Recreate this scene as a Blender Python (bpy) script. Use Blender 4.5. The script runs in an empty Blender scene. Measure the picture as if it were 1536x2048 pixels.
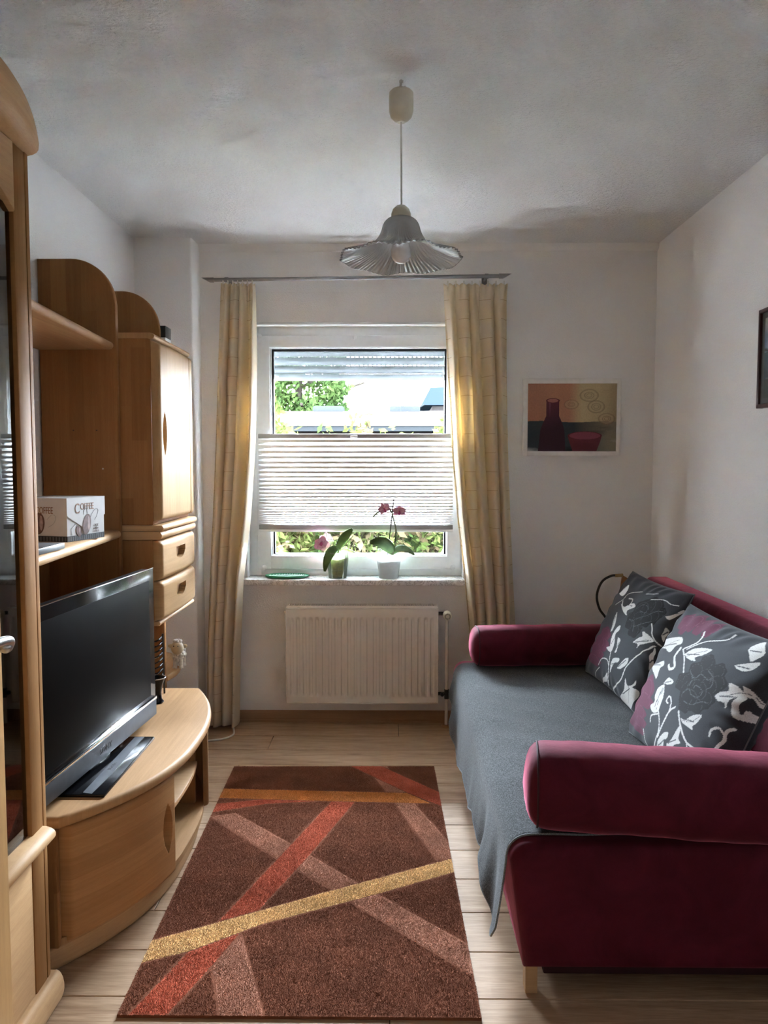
import bpy, bmesh, math, random
import numpy as np
from mathutils import Vector, Matrix

random.seed(7)
rng = np.random.default_rng(7)
SC = bpy.context.scene
COL = SC.collection
PI = math.pi
R = math.radians

# ------------------------------------------------------------------ camera
cam_data = bpy.data.cameras.new('camera')
cam_data.sensor_fit = 'VERTICAL'
cam_data.sensor_height = 36.0
cam_data.lens = 36.0 * 1540.0 / 2048.0
cam_data.clip_start = 0.02
cam_data.clip_end = 200
cam = bpy.data.objects.new('camera', cam_data)
COL.objects.link(cam)
cam.location = (0, 0, 1.381)
cam.rotation_euler = (R(90 - 3.64), 0, R(0.6))
SC.camera = cam

# ------------------------------------------------------------------ sky, exposure
world = bpy.data.worlds.new('overcast_sky')
SC.world = world
world.use_nodes = True
bg = world.node_tree.nodes['Background']
bg.inputs['Color'].default_value = (0.83, 0.955, 1.09, 1)
bg.inputs['Strength'].default_value = 1.0
vs = SC.view_settings
vs.view_transform = 'Standard'
vs.look = 'None'
vs.gamma = 1.0
vs.use_curve_mapping = False
vs.exposure = 8.4
SC.cycles.max_bounces = 12
SC.cycles.diffuse_bounces = 7
SC.cycles.transparent_max_bounces = 12
SC.cycles.use_denoising = True
SC.cycles.sample_clamp_indirect = 0

# daylight portal in the window opening (guides sampling, gives no light itself)
pl = bpy.data.lights.new('window_portal', 'AREA')
pl.shape = 'RECTANGLE'
pl.size, pl.size_y = 1.2, 1.4
pl.cycles.is_portal = True
po = bpy.data.objects.new('window_portal', pl)
COL.objects.link(po)
po.location = (-0.18, 4.42, 1.44)
po.rotation_euler = (R(-90), 0, 0)

# ------------------------------------------------------------------ node helpers
def srgb(r, g, b):
    f = lambda c: c / 12.92 if c <= 0.04045 else ((c + 0.055) / 1.055) ** 2.4
    return (f(r / 255), f(g / 255), f(b / 255), 1)

class NT:
    def __init__(s, name):
        s.m = bpy.data.materials.new(name)
        s.m.use_nodes = True
        s.t = s.m.node_tree
        s.b = s.t.nodes['Principled BSDF']
        s.out = s.t.nodes['Material Output']
    def n(s, typ, **kw):
        nd = s.t.nodes.new(typ)
        for k, v in kw.items():
            if k.startswith('i_'):
                nd.inputs[k[2:].replace('_', ' ')].default_value = v
            else:
                setattr(nd, k, v)
        return nd
    def l(s, a, b):
        s.t.links.new(a, b)
    def coord(s, kind='Object', scale=(1, 1, 1), loc=(0, 0, 0), rot=(0, 0, 0)):
        tc = s.n('ShaderNodeTexCoord')
        mp = s.n('ShaderNodeMapping')
        mp.inputs['Scale'].default_value = scale
        mp.inputs['Location'].default_value = loc
        mp.inputs['Rotation'].default_value = rot
        s.l(tc.outputs[kind], mp.inputs['Vector'])
        return mp.outputs['Vector']
    def noise(s, vec, scale, detail=3, rough=0.5, dist=0.0):
        nd = s.n('ShaderNodeTexNoise')
        nd.inputs['Scale'].default_value = scale
        nd.inputs['Detail'].default_value = detail
        nd.inputs['Roughness'].default_value = rough
        nd.inputs['Distortion'].default_value = dist
        if vec is not None:
            s.l(vec, nd.inputs['Vector'])
        return nd.outputs['Fac']
    def ramp(s, fac, stops):
        nd = s.n('ShaderNodeValToRGB')
        e = nd.color_ramp.elements
        while len(e) < len(stops):
            e.new(0.5)
        for k, (p, c) in enumerate(stops):
            e[k].position = p
            e[k].color = c if len(c) == 4 else (*c, 1)
        s.l(fac, nd.inputs['Fac'])
        return nd.outputs['Color']
    def mix(s, fac, a, b, mode='MIX'):
        nd = s.n('ShaderNodeMix', data_type='RGBA', blend_type=mode)
        for sock, v in ((nd.inputs[0], fac), (nd.inputs[6], a), (nd.inputs[7], b)):
            if hasattr(v, 'links') or isinstance(v, bpy.types.NodeSocket):
                s.l(v, sock)
            else:
                sock.default_value = v
        return nd.outputs[2]
    def bump(s, h, strength=0.3, dist=0.01, prev=None):
        nd = s.n('ShaderNodeBump')
        nd.inputs['Strength'].default_value = strength
        nd.inputs['Distance'].default_value = dist
        s.l(h, nd.inputs['Height'])
        if prev is not None:
            s.l(prev, nd.inputs['Normal'])
        s.l(nd.outputs['Normal'], s.b.inputs['Normal'])
        return nd.outputs['Normal']
    def set(s, **kw):
        for k, v in kw.items():
            s.b.inputs[k.replace('_', ' ')].default_value = v
        return s

def plain(name, col, rough=0.5, metal=0.0, spec=0.5, noise_amt=0.06, nscale=40, bump=0.0, bscale=200, coat=0.0):
    t = NT(name)
    v = t.coord()
    f = t.noise(v, nscale, 3)
    d = tuple(max(0, c * (1 - noise_amt * 2)) for c in col[:3]) + (1,)
    h = tuple(min(1, c * (1 + noise_amt)) for c in col[:3]) + (1,)
    t.l(t.ramp(f, [(0.3, d), (0.7, h)]), t.b.inputs['Base Color'])
    t.set(Roughness=rough, Metallic=metal)
    t.b.inputs['Specular IOR Level'].default_value = spec
    t.b.inputs['Coat Weight'].default_value = coat
    if bump:
        t.bump(t.noise(v, bscale, 3), bump, 0.002)
    return t.m

def beech(name, long_axis, wide_axis, light=(0.53, 0.315, 0.15), strip=0.055, length=0.34, rough=0.5, seed=0.0, stave=1.0):
    """beech glued from staves running along long_axis"""
    t = NT(name)
    tc = t.n('ShaderNodeTexCoord')
    sp = t.n('ShaderNodeSeparateXYZ')
    t.l(tc.outputs['Object'], sp.inputs[0])
    cb = t.n('ShaderNodeCombineXYZ')
    t.l(sp.outputs['XYZ'.index(long_axis)], cb.inputs[0])
    t.l(sp.outputs['XYZ'.index(wide_axis)], cb.inputs[1])
    off = t.n('ShaderNodeVectorMath', operation='ADD')
    off.inputs[1].default_value = (3.17 + seed, 5.03 + seed * 0.37, 0)
    t.l(cb.outputs[0], off.inputs[0])
    br = t.n('ShaderNodeTexBrick')
    br.offset = 0.37
    br.inputs['Scale'].default_value = 1.0
    br.inputs['Mortar Size'].default_value = 0.0
    br.inputs['Bias'].default_value = 0.0
    br.inputs['Brick Width'].default_value = length
    br.inputs['Row Height'].default_value = strip
    k = 0.17 * stave
    br.inputs['Color1'].default_value = tuple(c * (1 + 0.6 * k) for c in light) + (1,)
    br.inputs['Color2'].default_value = (light[0] * (1 - k), light[1] * (1 - 1.2 * k), light[2] * (1 - 1.4 * k), 1)
    t.l(off.outputs[0], br.inputs['Vector'])
    mp = t.n('ShaderNodeMapping')
    mp.inputs['Scale'].default_value = (4, 90, 1)
    t.l(off.outputs[0], mp.inputs['Vector'])
    g = t.noise(mp.outputs[0], 1.0, 4, 0.6, 0.4)
    mp2 = t.n('ShaderNodeMapping')
    mp2.inputs['Scale'].default_value = (60, 700, 1)
    t.l(off.outputs[0], mp2.inputs['Vector'])
    g2 = t.noise(mp2.outputs[0], 1.0, 2)
    c = t.mix(0.55, br.outputs['Color'], t.ramp(g, [(0.25, (0.72, 0.66, 0.6)), (0.75, (1.06, 1.06, 1.05))]), 'MULTIPLY')
    c = t.mix(0.25, c, t.ramp(g2, [(0.35, (0.75, 0.68, 0.6)), (0.6, (1, 1, 1))]), 'MULTIPLY')
    t.l(c, t.b.inputs['Base Color'])
    t.set(Roughness=rough)
    t.b.inputs['Specular IOR Level'].default_value = 0.10
    return t.m

def attr_mat(name, rough=0.8, nscale=300, amt=0.12, bump=0.0, bscale=500, sheen=0.0, spec=0.3):
    """print stored as a colour attribute on the mesh"""
    t = NT(name)
    at = t.n('ShaderNodeAttribute', attribute_name='print')
    v = t.coord()
    f = t.noise(v, nscale, 2)
    c = t.mix(1.0, at.outputs['Color'], t.ramp(f, [(0.3, (1 - amt * 2,) * 3), (0.7, (1 + amt,) * 3)]), 'MULTIPLY')
    t.l(c, t.b.inputs['Base Color'])
    t.set(Roughness=rough)
    t.b.inputs['Specular IOR Level'].default_value = spec
    t.b.inputs['Sheen Weight'].default_value = sheen
    if bump:
        t.bump(t.noise(v, bscale, 3), bump, 0.002)
    return t.m

# ------------------------------------------------------------------ materials
M = {}
def wall_paint(name, col, scale, strength, dist):
    t = NT(name)
    v = t.coord()
    a = t.noise(v, scale, 4, 0.6)
    b = t.noise(v, scale * 2.7, 3, 0.6)
    h = t.n('ShaderNodeMath', operation='ADD')
    t.l(a, h.inputs[0]); t.l(b, h.inputs[1])
    t.bump(h.outputs[0], strength, dist)
    f = t.noise(v, 1.4, 3)
    t.l(t.ramp(f, [(0.3, tuple(c * 0.965 for c in col)), (0.7, col)]), t.b.inputs['Base Color'])
    t.set(Roughness=0.85)
    t.b.inputs['Specular IOR Level'].default_value = 0.2
    return t.m
M['wall'] = wall_paint('wall_plaster', (0.905, 0.90, 0.89), 130, 0.6, 0.005)
def ceil_mat():
    t = NT('ceiling_plaster')
    v = t.coord(scale=(1, 1.7, 1))
    a = t.noise(v, 60, 4, 0.62, 0.6)
    t.bump(t.ramp(a, [(0.35, (0, 0, 0)), (0.62, (1, 1, 1))]), 0.85, 0.009)
    t.set(Roughness=0.9)
    t.b.inputs['Base Color'].default_value = (0.91, 0.905, 0.895, 1)
    t.b.inputs['Specular IOR Level'].default_value = 0.15
    return t.m
M['ceiling'] = ceil_mat()

def laminate():
    t = NT('oak_laminate')
    tc = t.n('ShaderNodeTexCoord')
    oi = t.n('ShaderNodeObjectInfo')
    mul = t.n('ShaderNodeMath', operation='MULTIPLY'); mul.inputs[1].default_value = 37.0
    t.l(oi.outputs['Random'], mul.inputs[0])
    cb = t.n('ShaderNodeCombineXYZ')
    for k in range(3): t.l(mul.outputs[0], cb.inputs[k])
    ad = t.n('ShaderNodeVectorMath', operation='ADD')
    t.l(tc.outputs['Object'], ad.inputs[0]); t.l(cb.outputs[0], ad.inputs[1])
    def mp(sc):
        m = t.n('ShaderNodeMapping'); m.inputs['Scale'].default_value = sc
        t.l(ad.outputs[0], m.inputs['Vector']); return m.outputs[0]
    g = t.noise(mp((2.2, 26, 1)), 1.0, 5, 0.62, 1.2)
    g2 = t.noise(mp((14, 260, 1)), 1.0, 3, 0.6)
    kn = t.n('ShaderNodeTexVoronoi', feature='F1', distance='EUCLIDEAN')
    kn.inputs['Scale'].default_value = 1.0
    t.l(mp((3.2, 9.5, 1)), kn.inputs['Vector'])
    knot = t.ramp(kn.outputs['Distance'], [(0.0, (0.2, 0.14, 0.1)), (0.06, (0.42, 0.34, 0.28)), (0.16, (1, 1, 1))])
    big = t.noise(mp((1.3, 4, 1)), 1.0, 2)
    base = t.ramp(g, [(0.25, (0.33, 0.205, 0.12)), (0.5, (0.47, 0.318, 0.198)), (0.75, (0.56, 0.395, 0.26))])
    base = t.mix(0.75, base, t.ramp(g2, [(0.3, (0.68, 0.63, 0.58)), (0.65, (1.05, 1.05, 1.05))]), 'MULTIPLY')
    base = t.mix(t.ramp(big, [(0.48, (0, 0, 0)), (0.62, (0.85, 0.85, 0.85))]), base, t.mix(1.0, base, knot, 'MULTIPLY'))
    tone = t.n('ShaderNodeMapRange')
    tone.inputs['To Min'].default_value = 0.9; tone.inputs['To Max'].default_value = 1.1
    t.l(oi.outputs['Random'], tone.inputs['Value'])
    hs = t.n('ShaderNodeHueSaturation')
    t.l(tone.outputs[0], hs.inputs['Value']); t.l(base, hs.inputs['Color'])
    t.l(hs.outputs[0], t.b.inputs['Base Color'])
    t.set(Roughness=0.5)
    t.b.inputs['Specular IOR Level'].default_value = 0.2
    t.bump(g2, 0.08, 0.001)
    return t.m
M['laminate'] = laminate()
M['subfloor'] = plain('subfloor', (0.05, 0.035, 0.025), 0.9)
M['skirting'] = beech('skirting_wood', 'X', 'Z', (0.40, 0.25, 0.15), 0.3, 2.5, 0.4)
M['bz'] = beech('beech_shaded_xz', 'Z', 'X', (0.34, 0.168, 0.066))  # darker copy of the beech, shade on camera-facing panels put into the colour
M['bzy'] = beech('beech_shaded_yz', 'Z', 'Y', (0.34, 0.168, 0.066), seed=1.3)  # same shade-darkened beech for the back panels
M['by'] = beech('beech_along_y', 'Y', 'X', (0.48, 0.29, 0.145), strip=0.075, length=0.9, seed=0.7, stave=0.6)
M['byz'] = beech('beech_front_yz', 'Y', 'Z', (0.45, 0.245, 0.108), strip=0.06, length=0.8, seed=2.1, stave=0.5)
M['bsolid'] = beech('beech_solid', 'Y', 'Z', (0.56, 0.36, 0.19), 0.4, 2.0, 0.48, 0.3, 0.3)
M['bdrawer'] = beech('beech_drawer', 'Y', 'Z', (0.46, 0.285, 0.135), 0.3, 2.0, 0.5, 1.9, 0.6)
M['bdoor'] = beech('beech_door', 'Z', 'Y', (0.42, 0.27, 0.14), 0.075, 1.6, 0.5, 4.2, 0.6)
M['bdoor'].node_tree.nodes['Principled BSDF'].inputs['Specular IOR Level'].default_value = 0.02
M['bstile'] = beech('beech_shaded_stile', 'Z', 'Y', (0.30, 0.155, 0.062), 0.2, 3.0, 0.6, 6.2, 0.4)  # stile and post beech darkened, their shade put into the colour
M['bstile'].node_tree.nodes['Principled BSDF'].inputs['Specular IOR Level'].default_value = 0.03
M['door_leaf'] = beech('honey_wood', 'Z', 'Y', (0.50, 0.30, 0.13), 0.4, 3.0, 0.4, 5.0, 0.4)
M['white_pvc'] = plain('white_plastic_frame', (0.80, 0.82, 0.82), 0.35, noise_amt=0.015)
M['gasket'] = plain('black_rubber', (0.008, 0.008, 0.01), 0.6)
M['shutter'] = plain('grey_shutter', (0.11, 0.117, 0.12), 0.6, noise_amt=0.02, spec=0.1)
M['rail'] = plain('blind_rail', (0.33, 0.335, 0.335), 0.4, noise_amt=0.02)
M['wall_dark'] = wall_paint('bounce_cut_wall', (0.45, 0.43, 0.41), 60, 0.2, 0.003)  # rear wall out of view, tone chosen to hold down bounce light
M['chrome'] = plain('chrome', (0.8, 0.8, 0.82), 0.12, 1.0, noise_amt=0.01)
M['brushed'] = plain('brushed_steel', (0.55, 0.54, 0.52), 0.32, 1.0, noise_amt=0.04, nscale=300)
M['rod'] = plain('satin_steel', (0.30, 0.30, 0.30), 0.35, 1.0, noise_amt=0.03)
M['brass'] = plain('old_brass', (0.42, 0.30, 0.14), 0.35, 1.0)
M['black_plastic'] = plain('black_plastic', (0.012, 0.012, 0.013), 0.3)
M['black_gloss'] = plain('black_gloss', (0.006, 0.006, 0.007), 0.12, noise_amt=0.0, spec=0.22)
M['grey_plastic'] = plain('grey_plastic', (0.12, 0.125, 0.13), 0.35)
M['silver_band'] = plain('silver_paint', (0.075, 0.08, 0.09), 0.45, 0.3, spec=0.2)
M['screen'] = plain('tv_glass', (0.010, 0.0092, 0.0086), 0.4, noise_amt=0.0, spec=0.02)
M['radiator'] = plain('radiator_enamel', (0.78, 0.75, 0.69), 0.22, noise_amt=0.01, coat=0.3)
M['cream_plastic'] = plain('cream_plastic', (0.66, 0.62, 0.50), 0.4, noise_amt=0.03)
M['cable_white'] = plain('white_cable', (0.72, 0.70, 0.64), 0.45)
M['black_rubber'] = plain('black_cable', (0.02, 0.018, 0.016), 0.5)
M['white_frame'] = plain('white_wood', (0.80, 0.79, 0.77), 0.5, noise_amt=0.03)
M['dark_frame'] = plain('dark_red_brown_wood', (0.05, 0.012, 0.014), 0.35, noise_amt=0.1)

def velvet(name, col):
    t = NT(name)
    v = t.coord()
    f = t.noise(v, 7, 4, 0.6, 0.8)
    f2 = t.noise(v, 380, 2)
    c = t.ramp(f, [(0.3, tuple(c * 0.75 for c in col)), (0.7, tuple(c * 1.25 for c in col))])
    c = t.mix(0.4, c, t.ramp(f2, [(0.3, (0.8,) * 3), (0.7, (1.1,) * 3)]), 'MULTIPLY')
    t.l(c, t.b.inputs['Base Color'])
    t.set(Roughness=0.8)
    t.b.inputs['Specular IOR Level'].default_value = 0.15
    t.b.inputs['Sheen Weight'].default_value = 1.0
    t.b.inputs['Sheen Roughness'].default_value = 0.32
    t.b.inputs['Sheen Tint'].default_value = (1.0, 0.28, 0.40, 1)
    t.bump(t.noise(v, 22, 3), 0.15, 0.01)
    return t.m
M['velvet'] = velvet('maroon_microfibre', (0.09, 0.008, 0.019))
M['velvet_dark'] = plain('maroon_piping', (0.04, 0.006, 0.012), 0.8)
def heather():
    t = NT('heather_grey_fleece')
    v = t.coord()
    f = t.noise(v, 260, 4, 0.75)
    f2 = t.noise(v, 6, 3)
    c = t.ramp(f, [(0.40, (0.017, 0.0185, 0.020)), (0.5, (0.046, 0.0495, 0.052)), (0.60, (0.115, 0.122, 0.125))])
    c = t.mix(0.4, c, t.ramp(f2, [(0.3, (0.85,) * 3), (0.7, (1.1,) * 3)]), 'MULTIPLY')
    t.l(c, t.b.inputs['Base Color'])
    t.set(Roughness=0.95)
    t.b.inputs['Specular IOR Level'].default_value = 0.1
    t.b.inputs['Sheen Weight'].default_value = 0.12
    t.bump(f, 0.3, 0.002)
    return t.m
M['fleece'] = heather()
M['fleece_hem'] = plain('grey_hem_thread', (0.20, 0.22, 0.23), 0.95, noise_amt=0.3, nscale=400)
M['pillow'] = attr_mat('floral_pillow_fabric', 0.85, 500, 0.12, 0.25, 900, 0.1)
M['canvas'] = attr_mat('painted_canvas', 0.7, 120, 0.05, 0.2, 260)
M['carton'] = attr_mat('printed_carton', 0.55, 60, 0.02)

def curtain_fabric():
    t = NT('cream_curtain')
    at = t.n('ShaderNodeAttribute', attribute_name='weave')   # x = along the cloth in metres, y = height
    sp = t.n('ShaderNodeSeparateXYZ')
    t.l(at.outputs['Vector'], sp.inputs[0])
    def line(sock, period, half):
        m = t.n('ShaderNodeMath', operation='PINGPONG'); m.inputs[1].default_value = period / 2
        t.l(sock, m.inputs[0])
        c = t.n('ShaderNodeMath', operation='LESS_THAN'); c.inputs[1].default_value = half
        t.l(m.outputs[0], c.inputs[0])
        return c.outputs[0]
    a = line(sp.outputs[1], 0.0955, 0.0012)
    band = line(sp.outputs[0], 0.21, 0.052)
    mu = t.n('ShaderNodeMath', operation='MULTIPLY'); t.l(a, mu.inputs[0]); t.l(band, mu.inputs[1])
    v = t.coord(scale=(1, 1, 1))
    f = t.noise(v, 500, 2)
    base = t.ramp(f, [(0.3, (0.76, 0.69, 0.56)), (0.7, (0.84, 0.77, 0.64))])
    c = t.mix(mu.outputs[0], base, (0.56, 0.44, 0.28, 1))
    d = t.n('ShaderNodeBsdfDiffuse'); t.l(c, d.inputs['Color'])
    tr = t.n('ShaderNodeBsdfTranslucent')
    ct = t.mix(1.0, c, (1.0, 0.90, 0.66, 1), 'MULTIPLY'); t.l(ct, tr.inputs['Color'])
    mx = t.n('ShaderNodeMixShader'); mx.inputs[0].default_value = 0.38
    t.l(d.outputs[0], mx.inputs[1]); t.l(tr.outputs[0], mx.inputs[2])
    t.l(mx.outputs[0], t.out.inputs['Surface'])
    t.t.nodes.remove(t.b)
    return t.m
M['curtain'] = curtain_fabric()
def blind_fabric(name, through):
    t = NT(name)
    v = t.coord()
    f = t.noise(v, 400, 2)
    c = t.ramp(f, [(0.3, (0.80, 0.80, 0.80)), (0.7, (0.86, 0.86, 0.86))])
    d = t.n('ShaderNodeBsdfDiffuse'); t.l(c, d.inputs['Color'])
    tr = t.n('ShaderNodeBsdfTranslucent'); t.l(c, tr.inputs['Color'])
    mx = t.n('ShaderNodeMixShader'); mx.inputs[0].default_value = through
    t.l(d.outputs[0], mx.inputs[1]); t.l(tr.outputs[0], mx.inputs[2])
    t.l(mx.outputs[0], t.out.inputs['Surface'])
    t.t.nodes.remove(t.b)
    return t.m
M['blind'] = blind_fabric('white_pleated_fabric', 0.5)
M['blind_shade'] = blind_fabric('pleat_shade_fabric', 0.004)  # near-opaque ribbon cloth, draws the shaded bands of the pleats
def clear_pane(name, tint=(1, 1, 1), extra=0.0):
    t = NT(name)
    tr = t.n('ShaderNodeBsdfTransparent'); tr.inputs[0].default_value = (*tint, 1)
    gl = t.n('ShaderNodeBsdfGlossy'); gl.inputs['Roughness'].default_value = 0.02
    fr = t.n('ShaderNodeFresnel'); fr.inputs[0].default_value = 1.5
    ad = t.n('ShaderNodeMath', operation='ADD'); ad.inputs[1].default_value = extra; ad.use_clamp = True
    f = t.noise(t.coord(), 3, 2)   # faint unevenness of the float glass
    t.bump(f, 0.01, 0.001)
    t.l(fr.outputs[0], ad.inputs[0])
    mx = t.n('ShaderNodeMixShader')
    t.l(ad.outputs[0], mx.inputs[0]); t.l(tr.outputs[0], mx.inputs[1]); t.l(gl.outputs[0], mx.inputs[2])
    t.l(mx.outputs[0], t.out.inputs['Surface'])
    t.t.nodes.remove(t.b)
    return t.m
M['pane'] = clear_pane('window_glass')
M['smoked'] = clear_pane('smoked_cabinet_glass', (0.25, 0.22, 0.2), 0.06)
def frosted(name, col, tr_amt, rough=0.25, through=0.55, ior=1.5):
    t = NT(name)
    v = t.coord()
    f = t.noise(v, 60, 2)
    c = t.ramp(f, [(0.3, tuple(x * 0.93 for x in col)), (0.7, col)])
    d = t.n('ShaderNodeBsdfDiffuse'); t.l(c, d.inputs['Color'])
    tr = t.n('ShaderNodeBsdfTranslucent'); t.l(c, tr.inputs['Color'])
    tp = t.n('ShaderNodeBsdfTransparent')
    gl = t.n('ShaderNodeBsdfGlossy'); gl.inputs['Roughness'].default_value = rough
    m1 = t.n('ShaderNodeMixShader'); m1.inputs[0].default_value = through
    t.l(d.outputs[0], m1.inputs[1]); t.l(tr.outputs[0], m1.inputs[2])
    m2 = t.n('ShaderNodeMixShader'); m2.inputs[0].default_value = tr_amt
    t.l(m1.outputs[0], m2.inputs[1]); t.l(tp.outputs[0], m2.inputs[2])
    fr = t.n('ShaderNodeFresnel'); fr.inputs[0].default_value = ior
    m3 = t.n('ShaderNodeMixShader')
    t.l(fr.outputs[0], m3.inputs[0]); t.l(m2.outputs[0], m3.inputs[1]); t.l(gl.outputs[0], m3.inputs[2])
    t.l(m3.outputs[0], t.out.inputs['Surface'])
    t.t.nodes.remove(t.b)
    return t.m
M['lamp_glass'] = frosted('satin_lamp_glass', (0.90, 0.92, 0.92), 0.20, 0.12, 0.7, 1.7)
M['pot_glass'] = frosted('clear_plant_pot', (0.70, 0.80, 0.50), 0.72, 0.1)
M['pot_frost'] = frosted('frosted_plant_pot', (0.86, 0.92, 0.92), 0.22, 0.2)
M['bulb'] = plain('opal_bulb', (0.75, 0.75, 0.76), 0.25, noise_amt=0.01)
def marble():
    t = NT('white_marble')
    v = t.coord()
    f = t.noise(v, 14, 6, 0.65, 2.2)
    c = t.ramp(f, [(0.38, (0.82, 0.83, 0.82)), (0.49, (0.70, 0.71, 0.70)), (0.52, (0.30, 0.29, 0.28)), (0.55, (0.76, 0.77, 0.76)), (0.7, (0.84, 0.85, 0.84))])
    t.l(c, t.b.inputs['Base Color'])
    t.set(Roughness=0.25)
    return t.m
M['marble'] = marble()
def leafm(name, a, b, sc=30, trans=0.25, spec=0.4):
    t = NT(name)
    v = t.coord()
    f = t.noise(v, sc, 3)
    c = t.ramp(f, [(0.3, a), (0.7, b)])
    t.l(c, t.b.inputs['Base Color'])
    t.set(Roughness=0.45)
    t.b.inputs['Specular IOR Level'].default_value = spec
    tr = t.n('ShaderNodeBsdfTranslucent'); t.l(c, tr.inputs['Color'])
    mx = t.n('ShaderNodeMixShader'); mx.inputs[0].default_value = trans
    t.l(t.b.outputs[0], mx.inputs[1]); t.l(tr.outputs[0], mx.inputs[2])
    t.l(mx.outputs[0], t.out.inputs['Surface'])
    return t.m
M['orchid_leaf'] = leafm('orchid_leaf', (0.045, 0.09, 0.02), (0.10, 0.17, 0.04), 30, 0.003)
M['petal'] = leafm('orchid_petal', (0.50, 0.20, 0.32), (0.66, 0.40, 0.50), 80, 0.018)
M['petal_lip'] = leafm('orchid_lip', (0.42, 0.05, 0.18), (0.50, 0.12, 0.26), 80, 0.004)
M['stem'] = leafm('orchid_stem', (0.05, 0.06, 0.02), (0.09, 0.09, 0.03), 40, 0.0)
M['stake'] = plain('dark_stake', (0.02, 0.018, 0.012), 0.6)
M['root'] = plain('orchid_roots', (0.34, 0.40, 0.20), 0.7, noise_amt=0.25, nscale=120)
M['moss'] = plain('pale_moss', (0.42, 0.45, 0.16), 0.9, noise_amt=0.35, nscale=60, bump=0.5)
M['bark'] = plain('orchid_bark', (0.05, 0.045, 0.035), 0.9, noise_amt=0.4, nscale=80, bump=0.5)
M['green_gloss'] = plain('green_plastic', (0.02, 0.22, 0.09), 0.3)
M['green_rib'] = plain('pale_green_ribs', (0.36, 0.55, 0.47), 0.35)
M['sheep_wool'] = plain('white_resin_wool', (0.72, 0.70, 0.64), 0.8, noise_amt=0.15, nscale=90, bump=0.6, bscale=150)
M['sheep_face'] = plain('cream_resin', (0.62, 0.54, 0.38), 0.5, noise_amt=0.04)
M['paper'] = plain('white_paper', (0.75, 0.75, 0.73), 0.7, noise_amt=0.02)
M['carton_white'] = plain('white_carton', (0.50, 0.485, 0.465), 0.7, noise_amt=0.02)
M['ink'] = plain('print_ink', (0.10, 0.045, 0.025), 0.7)
M['logo_grey'] = plain('logo_grey', (0.02, 0.02, 0.022), 0.4)
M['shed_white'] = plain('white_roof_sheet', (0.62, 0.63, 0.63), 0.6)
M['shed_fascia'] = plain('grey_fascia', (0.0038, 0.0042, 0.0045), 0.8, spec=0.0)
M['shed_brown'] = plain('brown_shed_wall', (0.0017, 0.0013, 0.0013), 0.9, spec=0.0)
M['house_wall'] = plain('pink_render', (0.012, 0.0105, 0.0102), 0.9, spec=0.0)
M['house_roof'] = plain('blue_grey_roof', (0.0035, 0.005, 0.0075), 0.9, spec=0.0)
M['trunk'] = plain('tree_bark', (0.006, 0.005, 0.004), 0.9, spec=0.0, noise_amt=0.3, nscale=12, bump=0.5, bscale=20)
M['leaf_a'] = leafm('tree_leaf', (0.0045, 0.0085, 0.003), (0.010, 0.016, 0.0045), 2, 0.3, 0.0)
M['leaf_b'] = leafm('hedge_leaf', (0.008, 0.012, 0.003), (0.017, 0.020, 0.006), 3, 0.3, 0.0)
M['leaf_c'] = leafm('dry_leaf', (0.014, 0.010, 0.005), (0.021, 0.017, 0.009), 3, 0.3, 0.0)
M['lawn'] = plain('lawn', (0.012, 0.018, 0.007), 0.95, spec=0.0, noise_amt=0.3, nscale=6)

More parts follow.
